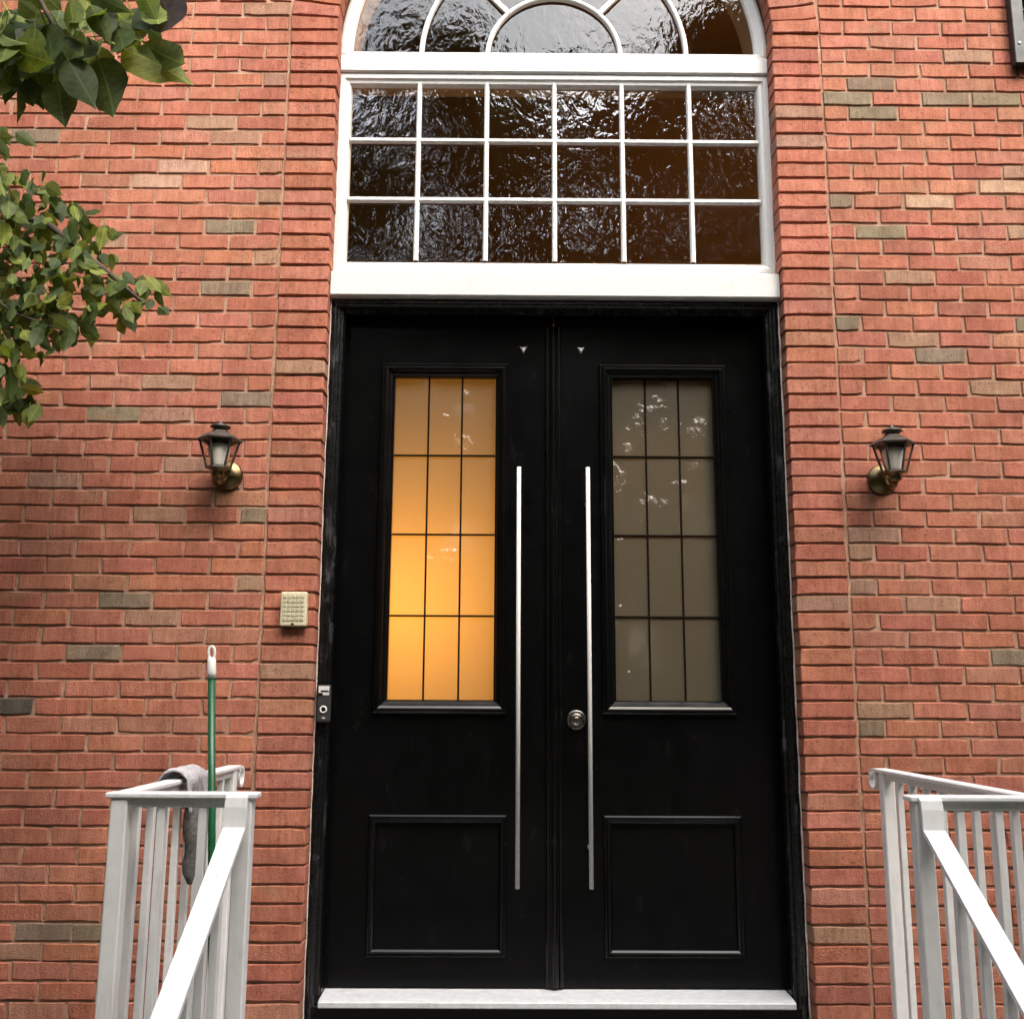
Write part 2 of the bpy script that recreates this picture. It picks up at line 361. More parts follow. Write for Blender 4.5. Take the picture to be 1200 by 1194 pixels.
def thing(name, loc, label, cat, group=None):
    o = bpy.data.objects.new(name, None); col.objects.link(o); o.location = loc; o.empty_display_size = 0.1
    WL[o.name] = Vector(loc); tag(o, label, cat, group); return o
def tag(o, label, cat, group=None):
    o['label'] = label; o['category'] = cat
    if group: o['group'] = group
    return o
def struct(o): o['kind'] = 'structure'; return o
def rect_loop(x0, x1, z0, z1, o, y): return [(x0 + o, y, z0 + o), (x1 - o, y, z0 + o), (x1 - o, y, z1 - o), (x0 + o, y, z1 - o)]
def rect_sweep(mb, x0, x1, z0, z1, prof): return mb.sweep([rect_loop(x0, x1, z0, z1, o, y) for o, y in prof])

# ------------------------------------------------------------------ ground, porch, steps
Hh = 0.0637118; Z0 = 3.8710                       # brick course height, top datum of the courses
struct(MB().quad([(-400, -400, -0.56), (400, -400, -0.56), (400, 400, -0.56), (-400, 400, -0.56)]).build('lawn', 'lawn'))
struct(MB().box((-0.95, -7.0, -0.60), (0.92, -2.15, -0.52)).build('walkway', 'concrete'))
struct(MB().box((-60, -19, -0.70), (60, -12.5, -0.545)).build('street', 'asphalt'))
struct(MB().box((-6.0, -3.2, -0.60), (-1.256, 0.005, -0.552)).build('dark_bounce_bed', 'darkbed')); struct(MB().box((1.226, -3.2, -0.60), (6.0, 0.005, -0.552)).build('dark_bounce_bed', 'darkbed'))  # unseen dark beds added along the wall to cut bounce from the lawn
struct(MB().bbox((-1.25, -1.40, -0.58), (1.22, 0.055, -0.003), 0.012).build('porch', 'porchfloor'))
st = MB()
for i in range(2): st.bbox((-0.95, -1.40 - 0.32 * (i + 1), -0.58), (0.92, -1.402 - 0.32 * i, -0.003 - 0.18 * (i + 1)), 0.012)
struct(st.build('porch_steps', 'porchfloor'))

# ------------------------------------------------------------------ brick facade
W = 0.882; A = 1.0782; ZC = 3.805; RB = 0.886     # half width of the opening, outer joint of the brick band, arch centre height, arch radius
house = thing('brick_house', (0, 0.15, -0.55), 'red brick house front around the black double door and arched window', 'house')
mo = MB(); XL, XR, ZT, ZB = -3.6, 3.4, 5.6, -0.56
yf, yb = 0.0062, 0.30
def wall_block(x0, x1, z0, z1): mo.box((x0, yf, z0), (x1, yb, z1))
mo.quad([(XL, yf, ZB), (-W - 0.008, yf, ZB), (-W - 0.008, yf, ZC), (XL, yf, ZC)]); mo.quad([(W + 0.008, yf, ZB), (XR, yf, ZB), (XR, yf, ZC), (W + 0.008, yf, ZC)])
na = 64; ri = RB + 0.008; inner = []; outer = []
for k in range(na + 1):
    t = math.pi * k / na; c, s_ = math.cos(t), math.sin(t)
    inner.append((ri * c, ri * s_ + ZC))
    m_ = min((XR if c > 0 else -XL) / abs(c) if abs(c) > 1e-6 else 1e9, (ZT - ZC) / s_ if s_ > 1e-6 else 1e9); outer.append((m_ * c, m_ * s_ + ZC))
ou = []
corner = {'r': (XR, ZT), 'l': (XL, ZT)}
for k in range(na):
    (a0, a1), (b0, b1) = inner[k], inner[k + 1]; (c0, c1), (d0, d1) = outer[k], outer[k + 1]
    pts = [(a0, yf, a1), (c0, yf, c1)]
    if c0 >= XR - 1e-4 and d1 >= ZT - 1e-4 and d0 < XR - 1e-4: pts.append((XR, yf, ZT))
    if c1 >= ZT - 1e-4 and d0 <= XL + 1e-4 and c0 > XL + 1e-4: pts.append((XL, yf, ZT))
    pts += [(d0, yf, d1), (b0, yf, b1)]
    mo.quad(pts); mo.quad([(a0, yf, a1), (b0, yf, b1), (b0, yb, b1), (a0, yb, a1)])
for sx in (-1, 1): mo.quad([(sx * (W + 0.008), yf, ZB), (sx * (W + 0.008), yb, ZB), (sx * (W + 0.008), yb, ZC), (sx * (W + 0.008), yf, ZC)])
# back and sides of the wall
mo.quad([(XL, yf, ZB), (XL, yb, ZB), (XL, yb, ZT), (XL, yf, ZT)]); mo.quad([(XR, yf, ZB), (XR, yb, ZB), (XR, yb, ZT), (XR, yf, ZT)])
mo.quad([(XL, yf, ZT), (XR, yf, ZT), (XR, yb, ZT), (XL, yb, ZT)])
mortar = mo.build('mortar', 'mortar', house)

PAL = [((0.41, 0.153, 0.101), 6), ((0.385, 0.139, 0.091), 4), ((0.43, 0.169, 0.113), 4), ((0.42, 0.162, 0.102), 3), ((0.37, 0.142, 0.095), 2), ((0.395, 0.163, 0.108), 2), ((0.4, 0.18, 0.12), 1)]
SPECIAL = {'g': (0.235, 0.180, 0.125), 't': (0.345, 0.200, 0.135), 'p': (0.46, 0.285, 0.195), 'o': (0.46, 0.195, 0.12), 'd': (0.115, 0.105, 0.085)}
MARK = {(1, 5, 1): 'g', (1, 6, 0): 'g', (1, 6, 2): 'g', (1, 6, 3): 'g', (1, 7, 1): 'g', (1, 3, 3): 't', (1, 12, 3): 'p', (1, 13, 0): 'g', (1, 13, 2): 'p', (1, 15, 1): 'g', (1, 21, 0): 'g', (1, 21, 4): 'g', (1, 23, 2): 'g', (1, 41, 3): 'g', (1, 34, 0): 't', (1, 37, 0): 't', (1, 38, 1): 't', (1, 45, 0): 'g', (1, 44, 0): 't', (1, 4, 0): 'o', (1, 4, 1): 'o', (1, 12, 1): 'o', (1, 12, 2): 'o', (1, 9, 1): 'o',
        (-1, 8, 1): 't', (-1, 9, 5): 'g', (-1, 9, 1): 't', (-1, 11, 2): 'p', (-1, 12, 2): 'p', (-1, 13, 3): 'o', (-1, 13, 2): 'o', (-1, 15, 1): 'g', (-1, 17, 0): 't', (-1, 19, 1): 'g', (-1, 5, 0): 't', (-1, 25, 2): 't', (-1, 26, 0): 'g', (-1, 27, 3): 'g', (-1, 27, 2): 't', (-1, 33, 2): 't', (-1, 33, 0): 'g', (-1, 38, 2): 'g', (-1, 37, 0): 't', (-1, 39, 2): 't', (-1, 41, 3): 'g', (-1, 44, 4): 'd', (-1, 56, 3): 'g', (-1, 56, 2): 'g'}
JMARK = {(-1, 24): 't', (1, 7): 't', (1, 9): 't'}
pal_flat = [c for c, n in PAL for _ in range(n)]
def brick_colour(kind=None):
    c = SPECIAL[kind] if kind else rnd.choice(pal_flat)
    if not kind and rnd.random() < 0.03: c = SPECIAL['t']
    k = rnd.uniform(0.94, 1.07); return (c[0] * k, c[1] * k * rnd.uniform(0.95, 1.05), c[2] * k * rnd.uniform(0.94, 1.06))
BT = 0.0552                                       # brick height
def brick_geo(l, h, d, r_, ch=0.0028, jit=0.0017):
    """a brick from x 0..l, z 0..h, face at y 0, d deep: uneven arrises round the front face, chamfered edges"""
    mb = MB(); j = lambda s=jit: r_.uniform(-s, s)
    xs = [0, l * 0.33, l * 0.67, l]
    outer = [(xs[0], 0), (xs[1], 0), (xs[2], 0), (xs[3], 0), (xs[3], h), (xs[2], h), (xs[1], h), (xs[0], h)]
    sg = [(1, 1), (0, 1), (0, 1), (-1, 1), (-1, -1), (0, -1), (0, -1), (1, -1)]
    jo = [(j(), j()) for _ in outer]
    back = [(x + a, d, z + b) for (x, z), (a, b) in zip(outer, jo)]
    mid = [(x + a, ch + abs(j()), z + b) for (x, z), (a, b) in zip(outer, jo)]
    fr = [(x + a + s[0] * ch + j(0.0008), j(0.0008), z + b + s[1] * ch + j(0.0008)) for (x, z), (a, b), s in zip(outer, jo, sg)]
    if r_.random() < 0.4:                           # a knocked-off corner
        k = r_.choice((0, 3, 4, 7)); d1, d2 = r_.uniform(0.003, 0.009), r_.uniform(0.002, 0.006); q = fr[k]; e = sg[k]
        fr[k] = (q[0] + e[0] * d1, q[1] + r_.uniform(0, 0.002), q[2] + e[1] * d2); q = mid[k]; mid[k] = (q[0] + e[0] * d1 * 0.5, q[1] + 0.002, q[2] + e[1] * d2 * 0.5)
    mb.sweep([back, mid, fr]); n = len(mb.v) - 8
    mb.f += [(n, n + 1, n + 6, n + 7), (n + 1, n + 2, n + 5, n + 6), (n + 2, n + 3, n + 4, n + 5)]
    return mb
br = random.Random(3)
def mesh_of(mb, name, m):
    me = bpy.data.meshes.new(name); me.from_pydata(mb.v, [], mb.f)
    import bmesh
    bm = bmesh.new(); bm.from_mesh(me); bmesh.ops.recalc_face_normals(bm, faces=bm.faces)
    bm.to_mesh(me); bm.free(); me.materials.append(M[m]); white_attr(me); return me
full = [mesh_of(brick_geo(br.uniform(0.188, 0.1915), BT + br.uniform(-.0012, .0008), 0.06, br), 'brick', 'brick') for _ in range(16)]
half = [mesh_of(brick_geo(0.090, BT, 0.06, br), 'half_brick', 'brick') for _ in range(5)]
# list every brick of the wall: side, course, index, x0, length, z
allb = []
for sx in (-1, 1):
    lim = -XL if sx < 0 else XR
    for n in range(-27, 70):
        z = Z0 - n * Hh + 0.0025; zt = z + BT
        if zt > ZT or z < ZB: continue
        dz = max(0.0, (z + zt) / 2 - ZC); ra = A
        start = A if zt < ZC else (math.sqrt(ra * ra - dz * dz) if dz < ra else 0.0)
        x = A; i = 0; lens = []
        if n % 2: lens.append((A, A + 0.1, 0)); x = A + 0.1; i = 1
        while x < lim - 0.05: lens.append((x, min(x + 0.2, lim), i)); x += 0.2; i += 1
        x = lens[0][0]; i = -1                     # continue inwards above the arch
        while x > start + 0.001 and x > 0.0:
            lens.append((max(x - 0.2, start), x, i)); x -= 0.2; i -= 1
        for a, b, i in lens:
            if b - a < 0.045: continue
            a2, b2 = a + 0.005, b - 0.005
            allb.append((sx, n, i, a2, b2 - a2, z))
camp = Vector(cam.location)
def in_view(b):
    sx, n, i, a, l, z = b; xc = sx * (a + l / 2)
    return -2.12 < xc < 1.86 and 0.10 < z < 3.88 and not (xc < -1.25 and 2.15 < z < 3.05 and xc < -1.35) and not (z < 0.85 and (-1.85 < xc < -1.15 or xc > 1.25))
vis = sorted([b for b in allb if in_view(b) and b[4] > 0.08 and i is not None], key=lambda b: (Vector((b[0] * (b[3] + b[4] / 2), 0, b[5])) - camp).length)
single = set(vis[:300])
stuff = MB(); stuffc = []
for b in allb:
    sx, n, i, a, l, z = b
    c = brick_colour(MARK.get((sx, n, i)))
    x0 = a if sx > 0 else -a - l
    dy = br.uniform(-0.0015, 0.0015); dx = br.uniform(-0.002, 0.002); dzz = br.uniform(-0.0012, 0.0012)
    if b in single:
        me = br.choice(full if l > 0.15 else half)
        o = bpy.data.objects.new('brick', me); col.objects.link(o); o.parent = mortar
        o.location = Vector((x0 + dx, dy, z + dzz)) - WL[mortar.name]; o.rotation_euler = (br.uniform(-.006, .006), br.uniform(-.004, .004), br.uniform(-.006, .006)); o.color = (*c, 1)
    else:
        g = brick_geo(l, BT, 0.06, br); k = len(stuff.v); nf = len(g.f)
        stuff.v += [(p[0] + x0 + dx, p[1] + dy, p[2] + z + dzz) for p in g.v]; stuff.f += [tuple(q + k for q in f) for f in g.f]
        for f in g.f: stuffc += [c[0], c[1], c[2], 1.0] * len(f)
sm = bpy.data.meshes.new('brick_field'); o0 = WL[house.name]
sm.from_pydata([tuple(Vector(p) - o0) for p in stuff.v], [], stuff.f); sm.materials.append(M['brick']); white_attr(sm, stuffc)
import bmesh
_bm = bmesh.new(); _bm.from_mesh(sm); bmesh.ops.recalc_face_normals(_bm, faces=_bm.faces); _bm.to_mesh(sm); _bm.free()
so = bpy.data.objects.new('brick_field', sm); col.objects.link(so); so.parent = house; so['kind'] = 'stuff'
# the band of bricks beside the opening (stack bond, shows its inner side) and the arch over it
jl = A - 0.006 - W
jmesh = {s: [mesh_of(brick_geo(jl, BT, 0.09, br), 'jamb_brick', 'brick') for _ in range(6)] for s in (-1, 1)}
def place(me, name, loc, c, ry=0.0):
    o = bpy.data.objects.new(name, me); col.objects.link(o); o.parent = mortar; o.location = Vector(loc) - WL[mortar.name]
    o.rotation_euler = (br.uniform(-.006, .006), ry, br.uniform(-.005, .005)); o.color = (*c, 1); return o
for sx in (-1, 1):
    for n in range(2, 69):
        z = Z0 - n * Hh + 0.0025
        if z + BT > ZC + 0.02 or z < ZB: continue
        place(br.choice(jmesh[sx]), 'jamb_brick', ((W if sx > 0 else -W - jl) + br.uniform(-.002, .002), -0.004 + br.uniform(-.0015, .0015), z), brick_colour(JMARK.get((sx, n))))
nv = 49; step = math.pi / nv
vm = [mesh_of(brick_geo(jl, BT, 0.09, br), 'arch_brick', 'brick') for _ in range(6)]
for me in vm:                                      # origin to the arch centre: radial bricks
    for v in me.vertices: v.co = Vector((v.co.x + RB, v.co.y, (v.co.z - BT / 2) * (0.90 + 0.2 * v.co.x / jl)))
for k in range(nv):
    t = (k + 0.5) * step
    place(br.choice(vm), 'arch_brick', (0, -0.004 + br.uniform(-.001, .001), ZC), brick_colour(), -t)

# ------------------------------------------------------------------ hall behind the door, seen through the glass
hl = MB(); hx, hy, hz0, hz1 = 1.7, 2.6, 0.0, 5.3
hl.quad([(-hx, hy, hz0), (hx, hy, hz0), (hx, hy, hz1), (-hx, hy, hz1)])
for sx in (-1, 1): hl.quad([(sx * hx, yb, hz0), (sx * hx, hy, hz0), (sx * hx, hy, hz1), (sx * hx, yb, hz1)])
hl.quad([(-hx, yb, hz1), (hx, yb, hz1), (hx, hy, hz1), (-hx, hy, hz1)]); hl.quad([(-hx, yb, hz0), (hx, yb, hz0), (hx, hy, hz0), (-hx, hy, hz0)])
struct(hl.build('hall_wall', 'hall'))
struct(MB().box((0.03, 0.31, 0.0), (0.07, 1.75, 2.64)).build('hall_lamp_blocker', 'hall'))  # unseen panel added to keep the lamp glow off the right door
lt = thing('hall_lamp', (-0.52, 1.02, 0.0), 'warm glowing hall lamp behind the frosted glass of the left door', 'lamp')
MB().lathe((-0.52, 1.02, 0), [(0.13, 0.0), (0.12, 0.02), (0.018, 0.04), (0.014, 1.45)], 16).build('stand', 'brass', lt, True)
MB().lathe((-0.52, 1.02, 0), [(0.10, 1.45), (0.13, 1.46), (0.09, 1.70), (0.05, 1.71)], 20).build('lamp_shade', 'lampshade', lt, True)
pl = bpy.data.lights.new('hall_lamp_light', 'POINT'); pl.energy = 7.8; pl.color = (1.0, 0.43, 0.07); pl.shadow_soft_size = 0.10
po = bpy.data.objects.new('hall_lamp_light', pl); col.objects.link(po); po.parent = lt; po.location = (-0.08, -0.36, 1.49)

pd = thing('added_hall_pendant', (1.42, 0.72, 5.3), 'added unseen pendant lamp giving a brown glow behind the transom window', 'lamp')  # lamp added out of sight to warm the transom panes
MB().tube([(1.42, 0.72, 5.299), (1.42, 0.72, 5.02)], 0.006, 8).build('cord', 'came', pd)
MB().lathe((1.42, 0.72, 4.8), [(0.16, 0.0), (0.14, 0.10), (0.05, 0.20), (0.01, 0.23)], 20).build('lamp_shade', 'lampshade', pd, True)
p2 = bpy.data.lights.new('added_hall_pendant_light', 'POINT'); p2.energy = 34; p2.color = (1.0, 0.55, 0.2); p2.shadow_soft_size = 0.08
p2o = bpy.data.objects.new('added_hall_pendant_light', p2); col.objects.link(p2o); p2o.parent = pd; p2o.location = (0, 0, -0.62)
# ------------------------------------------------------------------ arched fanlight
YG = 0.116; YW = 0.085                              # glass plane, front of the white frames
AC = 3.762                                          # centre height of the fanlight arcs
fan = thing('arched_window', (0, 0.13, 3.69), 'white arched fanlight with sunburst bars above the rectangular window', 'window')
def arc(r_, y, a0=0.0, a1=math.pi, n=40): return [(r_ * math.cos(a0 + (a1 - a0) * k / n), y, AC + r_ * math.sin(a0 + (a1 - a0) * k / n)) for k in range(n + 1)]
f = MB()
f.sweep([arc(r_, y) for r_, y in ((0.893, 0.25), (0.893, YW + 0.01), (0.885, YW), (0.862, YW), (0.857, YW + 0.008), (0.846, YW + 0.010), (0.838, YW + 0.02), (0.836, 0.25))], closed=False)
f.build('arch_frame', 'white', fan, True)
MB().bbox((-0.888, YW + 0.002, 3.745), (0.888, 0.24, AC + 0.012), 0.006).bbox((-0.89, YW - 0.012, 3.672), (0.89, 0.24, 3.7445), 0.006).build('bottom_rail', 'white', fan)
rr = [0.277, 0.552]
for r_ in rr:
    MB().sweep([arc(q, y) for q, y in ((r_ + 0.010, YG - 0.002), (r_ + 0.010, YG - 0.016), (r_ + 0.006, YG - 0.021), (r_ - 0.006, YG - 0.021), (r_ - 0.010, YG - 0.016), (r_ - 0.010, YG - 0.002))], closed=False).build('arc_bar', 'white', fan, True)
def spoke(t, r0, r1):
    m_ = Matrix.Translation((0, 0, AC)) @ Matrix.Rotation(-t, 4, 'Y'); return MB().box((r0, YG - 0.020, -0.010), (r1, YG - 0.002, 0.010), m_)
spk = [(R(45), 0.2865, 0.5425), (R(90), 0.2865, 0.5425), (R(135), 0.2865, 0.5425), (R(30), 0.5615, 0.839), (R(60), 0.5615, 0.839), (R(90), 0.5615, 0.839), (R(120), 0.5615, 0.839), (R(150), 0.5615, 0.839)]
spk = [(R(47), 0.2865, 0.5425), (R(133), 0.2865, 0.5425), (R(60), 0.5615, 0.839), (R(120), 0.5615, 0.839)]
for t, r0, r1 in spk: spoke(t, r0, r1).build('spoke', 'white', fan)
def fan_pane(r0, r1, a0, a1, n=12):
    p = MB(); o_ = arc(r1, YG, a0, a1, n)
    if r0 == 0: p.quad(o_)
    else:
        i_ = arc(r0, YG, a0, a1, n)
        for k in range(n): p.quad([i_[k], i_[k + 1], o_[k + 1], o_[k]])
    for q in p.v[:]: pass
    p.build('pane', 'glassarch', fan)
fan_pane(0, 0.274, 0, math.pi, 24)
for a0, a1 in ((0, 47), (47, 133), (133, 180)): fan_pane(0.280, 0.549, R(a0), R(a1))
for a0, a1 in ((0, 60), (60, 120), (120, 180)): fan_pane(0.555, 0.842, R(a0), R(a1))

# ------------------------------------------------------------------ rectangular transom window with 18 panes
tw = thing('transom_window', (0, 0.13, 2.67), 'white transom window of eighteen rippled panes above the black double door', 'window')
gx0, gx1, gz0, gz1 = -0.834, 0.836, 2.857, 3.640
rect_sweep(MB(), -0.886, 0.886, 2.8005, 3.6715, [(0, 0.25), (0, YW + 0.004), (0.004, YW), (0.022, YW), (0.028, YW + 0.008), (0.040, YW + 0.010), (0.046, YW + 0.018), (0.052, YG + 0.01)]).build('window_frame', 'white', tw)
sl = MB(); zA, zB_ = 2.776, 2.8125                  # sloped sill and the flat fascia board under it
sl.sweep([[(-0.880, y, z), (0.880, y, z)] for y, z in ((0.24, 2.8000), (YW - 0.006, 2.7995), (0.040, zA + 0.004), (0.034, zA), (0.034, 2.684), (0.040, 2.678), (0.24, 2.678))], closed=False)
for sx in (-1, 1): sl.quad([(sx * 0.880, y, z) for y, z in ((0.24, 2.8000), (YW - 0.006, 2.7995), (0.040, zA + 0.004), (0.034, zA), (0.034, 2.684), (0.040, 2.678), (0.24, 2.678))])
sl.build('sill', 'white', tw)
cw = (gx1 - gx0) / 6; chh = (gz1 - gz0) / 3
def muntin(a, b, vert):
    (x0, z0), (x1, z1) = a, b; m_ = MB()
    if vert: lp = [[(x0 + o, y, z0), (x0 + o, y, z1)] for o, y in ((-0.010, YG - 0.002), (-0.010, YG - 0.016), (-0.005, YG - 0.022), (0.005, YG - 0.022), (0.010, YG - 0.016), (0.010, YG - 0.002))]
    else: lp = [[(x0, y, z0 + o), (x1, y, z0 + o)] for o, y in ((-0.010, YG - 0.002), (-0.010, YG - 0.015), (-0.005, YG - 0.0205), (0.005, YG - 0.0205), (0.010, YG - 0.015), (0.010, YG - 0.002))]
    return m_.sweep(lp, closed=False)
for k in range(1, 6): muntin((gx0 + k * cw, gz0 - 0.004), (gx0 + k * cw, gz1 + 0.004), True).build('muntin', 'white', tw)
for k in range(1, 3): muntin((gx0 - 0.002, gz0 + k * chh), (gx1 + 0.002, gz0 + k * chh), False).build('muntin', 'white', tw)
for i in range(6):
    for k in range(3):
        x0, z0 = gx0 + i * cw, gz0 + k * chh; tl = [rnd.uniform(-0.0012, 0.0012) for _ in range(4)]
        MB().quad([(x0 + 0.002, YG + tl[0], z0 + 0.002), (x0 + cw - 0.002, YG + tl[1], z0 + 0.002), (x0 + cw - 0.002, YG + tl[2], z0 + chh - 0.002), (x0 + 0.002, YG + tl[3], z0 + chh - 0.002)]).build('pane', 'glass', tw)

# ------------------------------------------------------------------ black door frame and threshold
df = thing('door_frame', (0, 0.13, 0.0), 'black moulded wooden door frame set in the brick opening', 'door frame')
XF = 0.880; ZF = 2.6765
def uloop(o, y): return [(-XF + o, y, 0.0), (-XF + o, y, ZF - o), (XF - o, y, ZF - o), (XF - o, y, 0.0)]
MB().sweep([uloop(o, y) for o, y in ((0, 0.30), (0, 0.072), (0.004, 0.066), (0.010, 0.064), (0.014, 0.070), (0.020, 0.071), (0.027, 0.078), (0.034, 0.080), (0.036, 0.090), (0.046, 0.092), (0.048, 0.098), (0.048, 0.20))], closed=False).build('brick_mould', 'blackworn', df)
MB().sweep([uloop(o, y) for o, y in ((0.044, 0.12), (0.044, 0.105), (0.046, 0.103), (0.052, 0.103), (0.052, 0.19), (0.040, 0.19))], closed=False).build('jamb', 'black', df)
MB().bbox((-0.865, 0.075, -0.002), (0.865, 0.30, 0.079), 0.004).build('sub_sill', 'black', df)
th = MB(); pr = ((0.24, 0.112), (0.186, 0.1105), (0.060, 0.1065), (0.036, 0.1035), (0.033, 0.100), (0.033, 0.085), (0.036, 0.082), (0.060, 0.0805), (0.24, 0.0805))
th.sweep([[(-0.825, y, z), (0.825, y, z)] for y, z in pr], closed=False)
for sx in (-1, 1): th.quad([(sx * 0.825, y, z) for y, z in pr])
th.build('threshold', 'stone', df)
for sx in (-1, 1):                                  # bead of caulk where frame and brick meet
    MB().tube([(sx * (XF + 0.000 + rnd.uniform(-.0015, .0015)), 0.066 + rnd.uniform(-.002, .002), 0.0 + 2.676 * k / 60) for k in range(61)], [rnd.uniform(0.0028, 0.0048) * (1 if sx > 0 else 0.6) for _ in range(61)], 6).build('caulk_bead', 'caulk', df)

# ------------------------------------------------------------------ the two door leaves
YD = 0.172                                          # door face
def door(sx, label):
    d = thing('entrance_door', (sx * 0.42, YD + 0.02, 0.114), label, 'door')
    xi, xo = 0.004, 0.829                          # meeting edge, hinge edge (mirrored by sx)
    gxa, gxb, gza, gzb = 0.2325, 0.631, 1.128, 2.392
    zb_, zt_ = 0.116, 2.622
    xs = [xi, gxa - 0.001, gxb + 0.001, xo]; zs = [zb_, gza - 0.001, gzb + 0.001, zt_]
    sb = MB()
    for i in range(3):
        for k in range(3):
            if i == 1 and k == 1: continue
            sb.quad([(sx * xs[i], YD, zs[k]), (sx * xs[i + 1], YD, zs[k]), (sx * xs[i + 1], YD, zs[k + 1]), (sx * xs[i], YD, zs[k + 1])])
    h0, h1, v0, v1 = xs[1], xs[2], zs[1], zs[2]
    sb.sweep([[(sx * x, y, z) for x, z in ((h0, v0), (h1, v0), (h1, v1), (h0, v1))] for y in (YD, YD + 0.05)])
    sb.sweep([[(sx * x, y, z) for x, z in ((xi, zb_), (xo, zb_), (xo, zt_), (xi, zt_))] for y in (YD, YD + 0.05)])
    sb.build('slab', 'black', d)
    prof = [(0, YD), (0.001, YD - 0.010), (0.006, YD - 0.016), (0.012, YD - 0.014), (0.015, YD - 0.020), (0.022, YD - 0.024), (0.030, YD - 0.020), (0.034, YD - 0.010), (0.044, YD - 0.006), (0.052, YD + 0.004), (0.053, YD + 0.028)]
    x0, x1 = sorted((sx * 0.178, sx * 0.686))
    mo_ = MB(); rect_sweep(mo_, x0, x1, 1.0745, 2.4455, prof); mo_.build('glass_moulding', 'blacktrim', d)
    # raised panel below
    pn = MB(); rect_sweep(pn, x0, x1, 0.218, 0.712, [(0, YD), (0.001, YD - 0.009), (0.006, YD - 0.014), (0.011, YD - 0.012), (0.014, YD - 0.017), (0.021, YD - 0.019), (0.027, YD - 0.013), (0.030, YD - 0.002)])
    pn.build('panel_moulding', 'blacktrim', d)
    # leaded panes: three columns, four rows
    c3 = [gxa + (gxb - gxa) * k / 3 for k in range(4)]; r4 = [gza + (gzb - gza) * k / 4 for k in range(5)]
    yg = YD + 0.026; c3[0] -= 0.0035; c3[-1] += 0.0035; r4[0] -= 0.0035; r4[-1] += 0.0035
    for i in range(3):
        for k in range(4):
            t_ = [rnd.uniform(-.0006, .0006) for _ in range(4)]
            MB().quad([(sx * c3[i] , yg + t_[0], r4[k]), (sx * c3[i + 1], yg + t_[1], r4[k]), (sx * c3[i + 1], yg + t_[2], r4[k + 1]), (sx * c3[i], yg + t_[3], r4[k + 1])]).build('pane', 'frost', d)
    for i in (1, 2): MB().tube([(sx * c3[i], yg - 0.002, gza), (sx * c3[i], yg - 0.002, gzb)], 0.0042, 6).build('lead_came', 'came', d)
    for k in (1, 2, 3): MB().tube([(sx * gxa, yg - 0.003, r4[k]), (sx * gxb, yg - 0.003, r4[k])], 0.0042, 6).build('lead_came', 'came', d)
    # long pull handle
    hx_ = -0.139 if sx < 0 else 0.1255
    hd = MB().tube([(hx_, 0.092, 0.466), (hx_, 0.092, 2.008)], 0.0080, 16).build('pull_handle', 'steel', d, True)
    for p in hd.data.polygons:
        if len(p.vertices) > 4: p.use_smooth = False
    for z in (0.60, 1.875): MB().tube([(hx_, 0.094, z), (hx_, YD + 0.002, z)], 0.0075, 12).build('standoff', 'steel', hd, True)
    # glint off a small fastener near the top, shaped as a bright triangle
    tx = -0.122 if sx < 0 else 0.108; tr_ = MB()
    tri = [(-0.0145, 0.012), (0.0, 0.007), (0.0145, 0.012), (0.0, -0.015)]
    tr_.sweep([[(tx + a * k, y, 2.508 + b * k) for a, b in tri] for y, k in ((YD + 0.001, 1.0), (YD - 0.005, 1.0), (YD - 0.008, 0.6))]); n = len(tr_.v); tr_.f.append((n - 4, n - 3, n - 2, n - 1))
    tr_.build('fastener_glint', 'steel', d)
    return d
dl = door(-1, 'left black door leaf with amber-lit frosted panes and long steel pull')
dr = door(1, 'right black door leaf with unlit grey frosted panes and round lock')
# moulded astragal covering the joint, fixed to the right leaf
pr = [(-0.034, YD), (-0.034, YD - 0.010), (-0.030, YD - 0.014), (-0.022, YD - 0.014), (-0.020, YD - 0.010), (-0.014, YD - 0.012), (-0.012, YD - 0.022), (-0.006, YD - 0.027), (0.001, YD - 0.027), (0.006, YD - 0.022), (0.008, YD - 0.013), (0.014, YD - 0.010), (0.016, YD - 0.014), (0.024, YD - 0.014), (0.028, YD - 0.010), (0.028, YD)]
MB().sweep([[(x, y, 0.118), (x, y, 2.600)] for x, y in pr], closed=False).build('astragal', 'blacktrim', dr)
lk = MB().lathe((0.080, YD, 1.056), [(0.037, -0.002), (0.037, 0.004), (0.034, 0.008), (0.030, 0.009), (0.028, 0.006), (0.024, 0.007), (0.023, 0.016), (0.019, 0.020), (0.015, 0.019), (0.013, 0.016)], 28, 'Y').build('lock', 'nickel', dr, True)
MB().lathe((0.080, YD, 1.056), [(0.0125, 0.0155), (0.0125, 0.0205), (0.009, 0.0225), (0.002, 0.0228)], 16, 'Y').build('key_cylinder', 'nickel', lk, True)

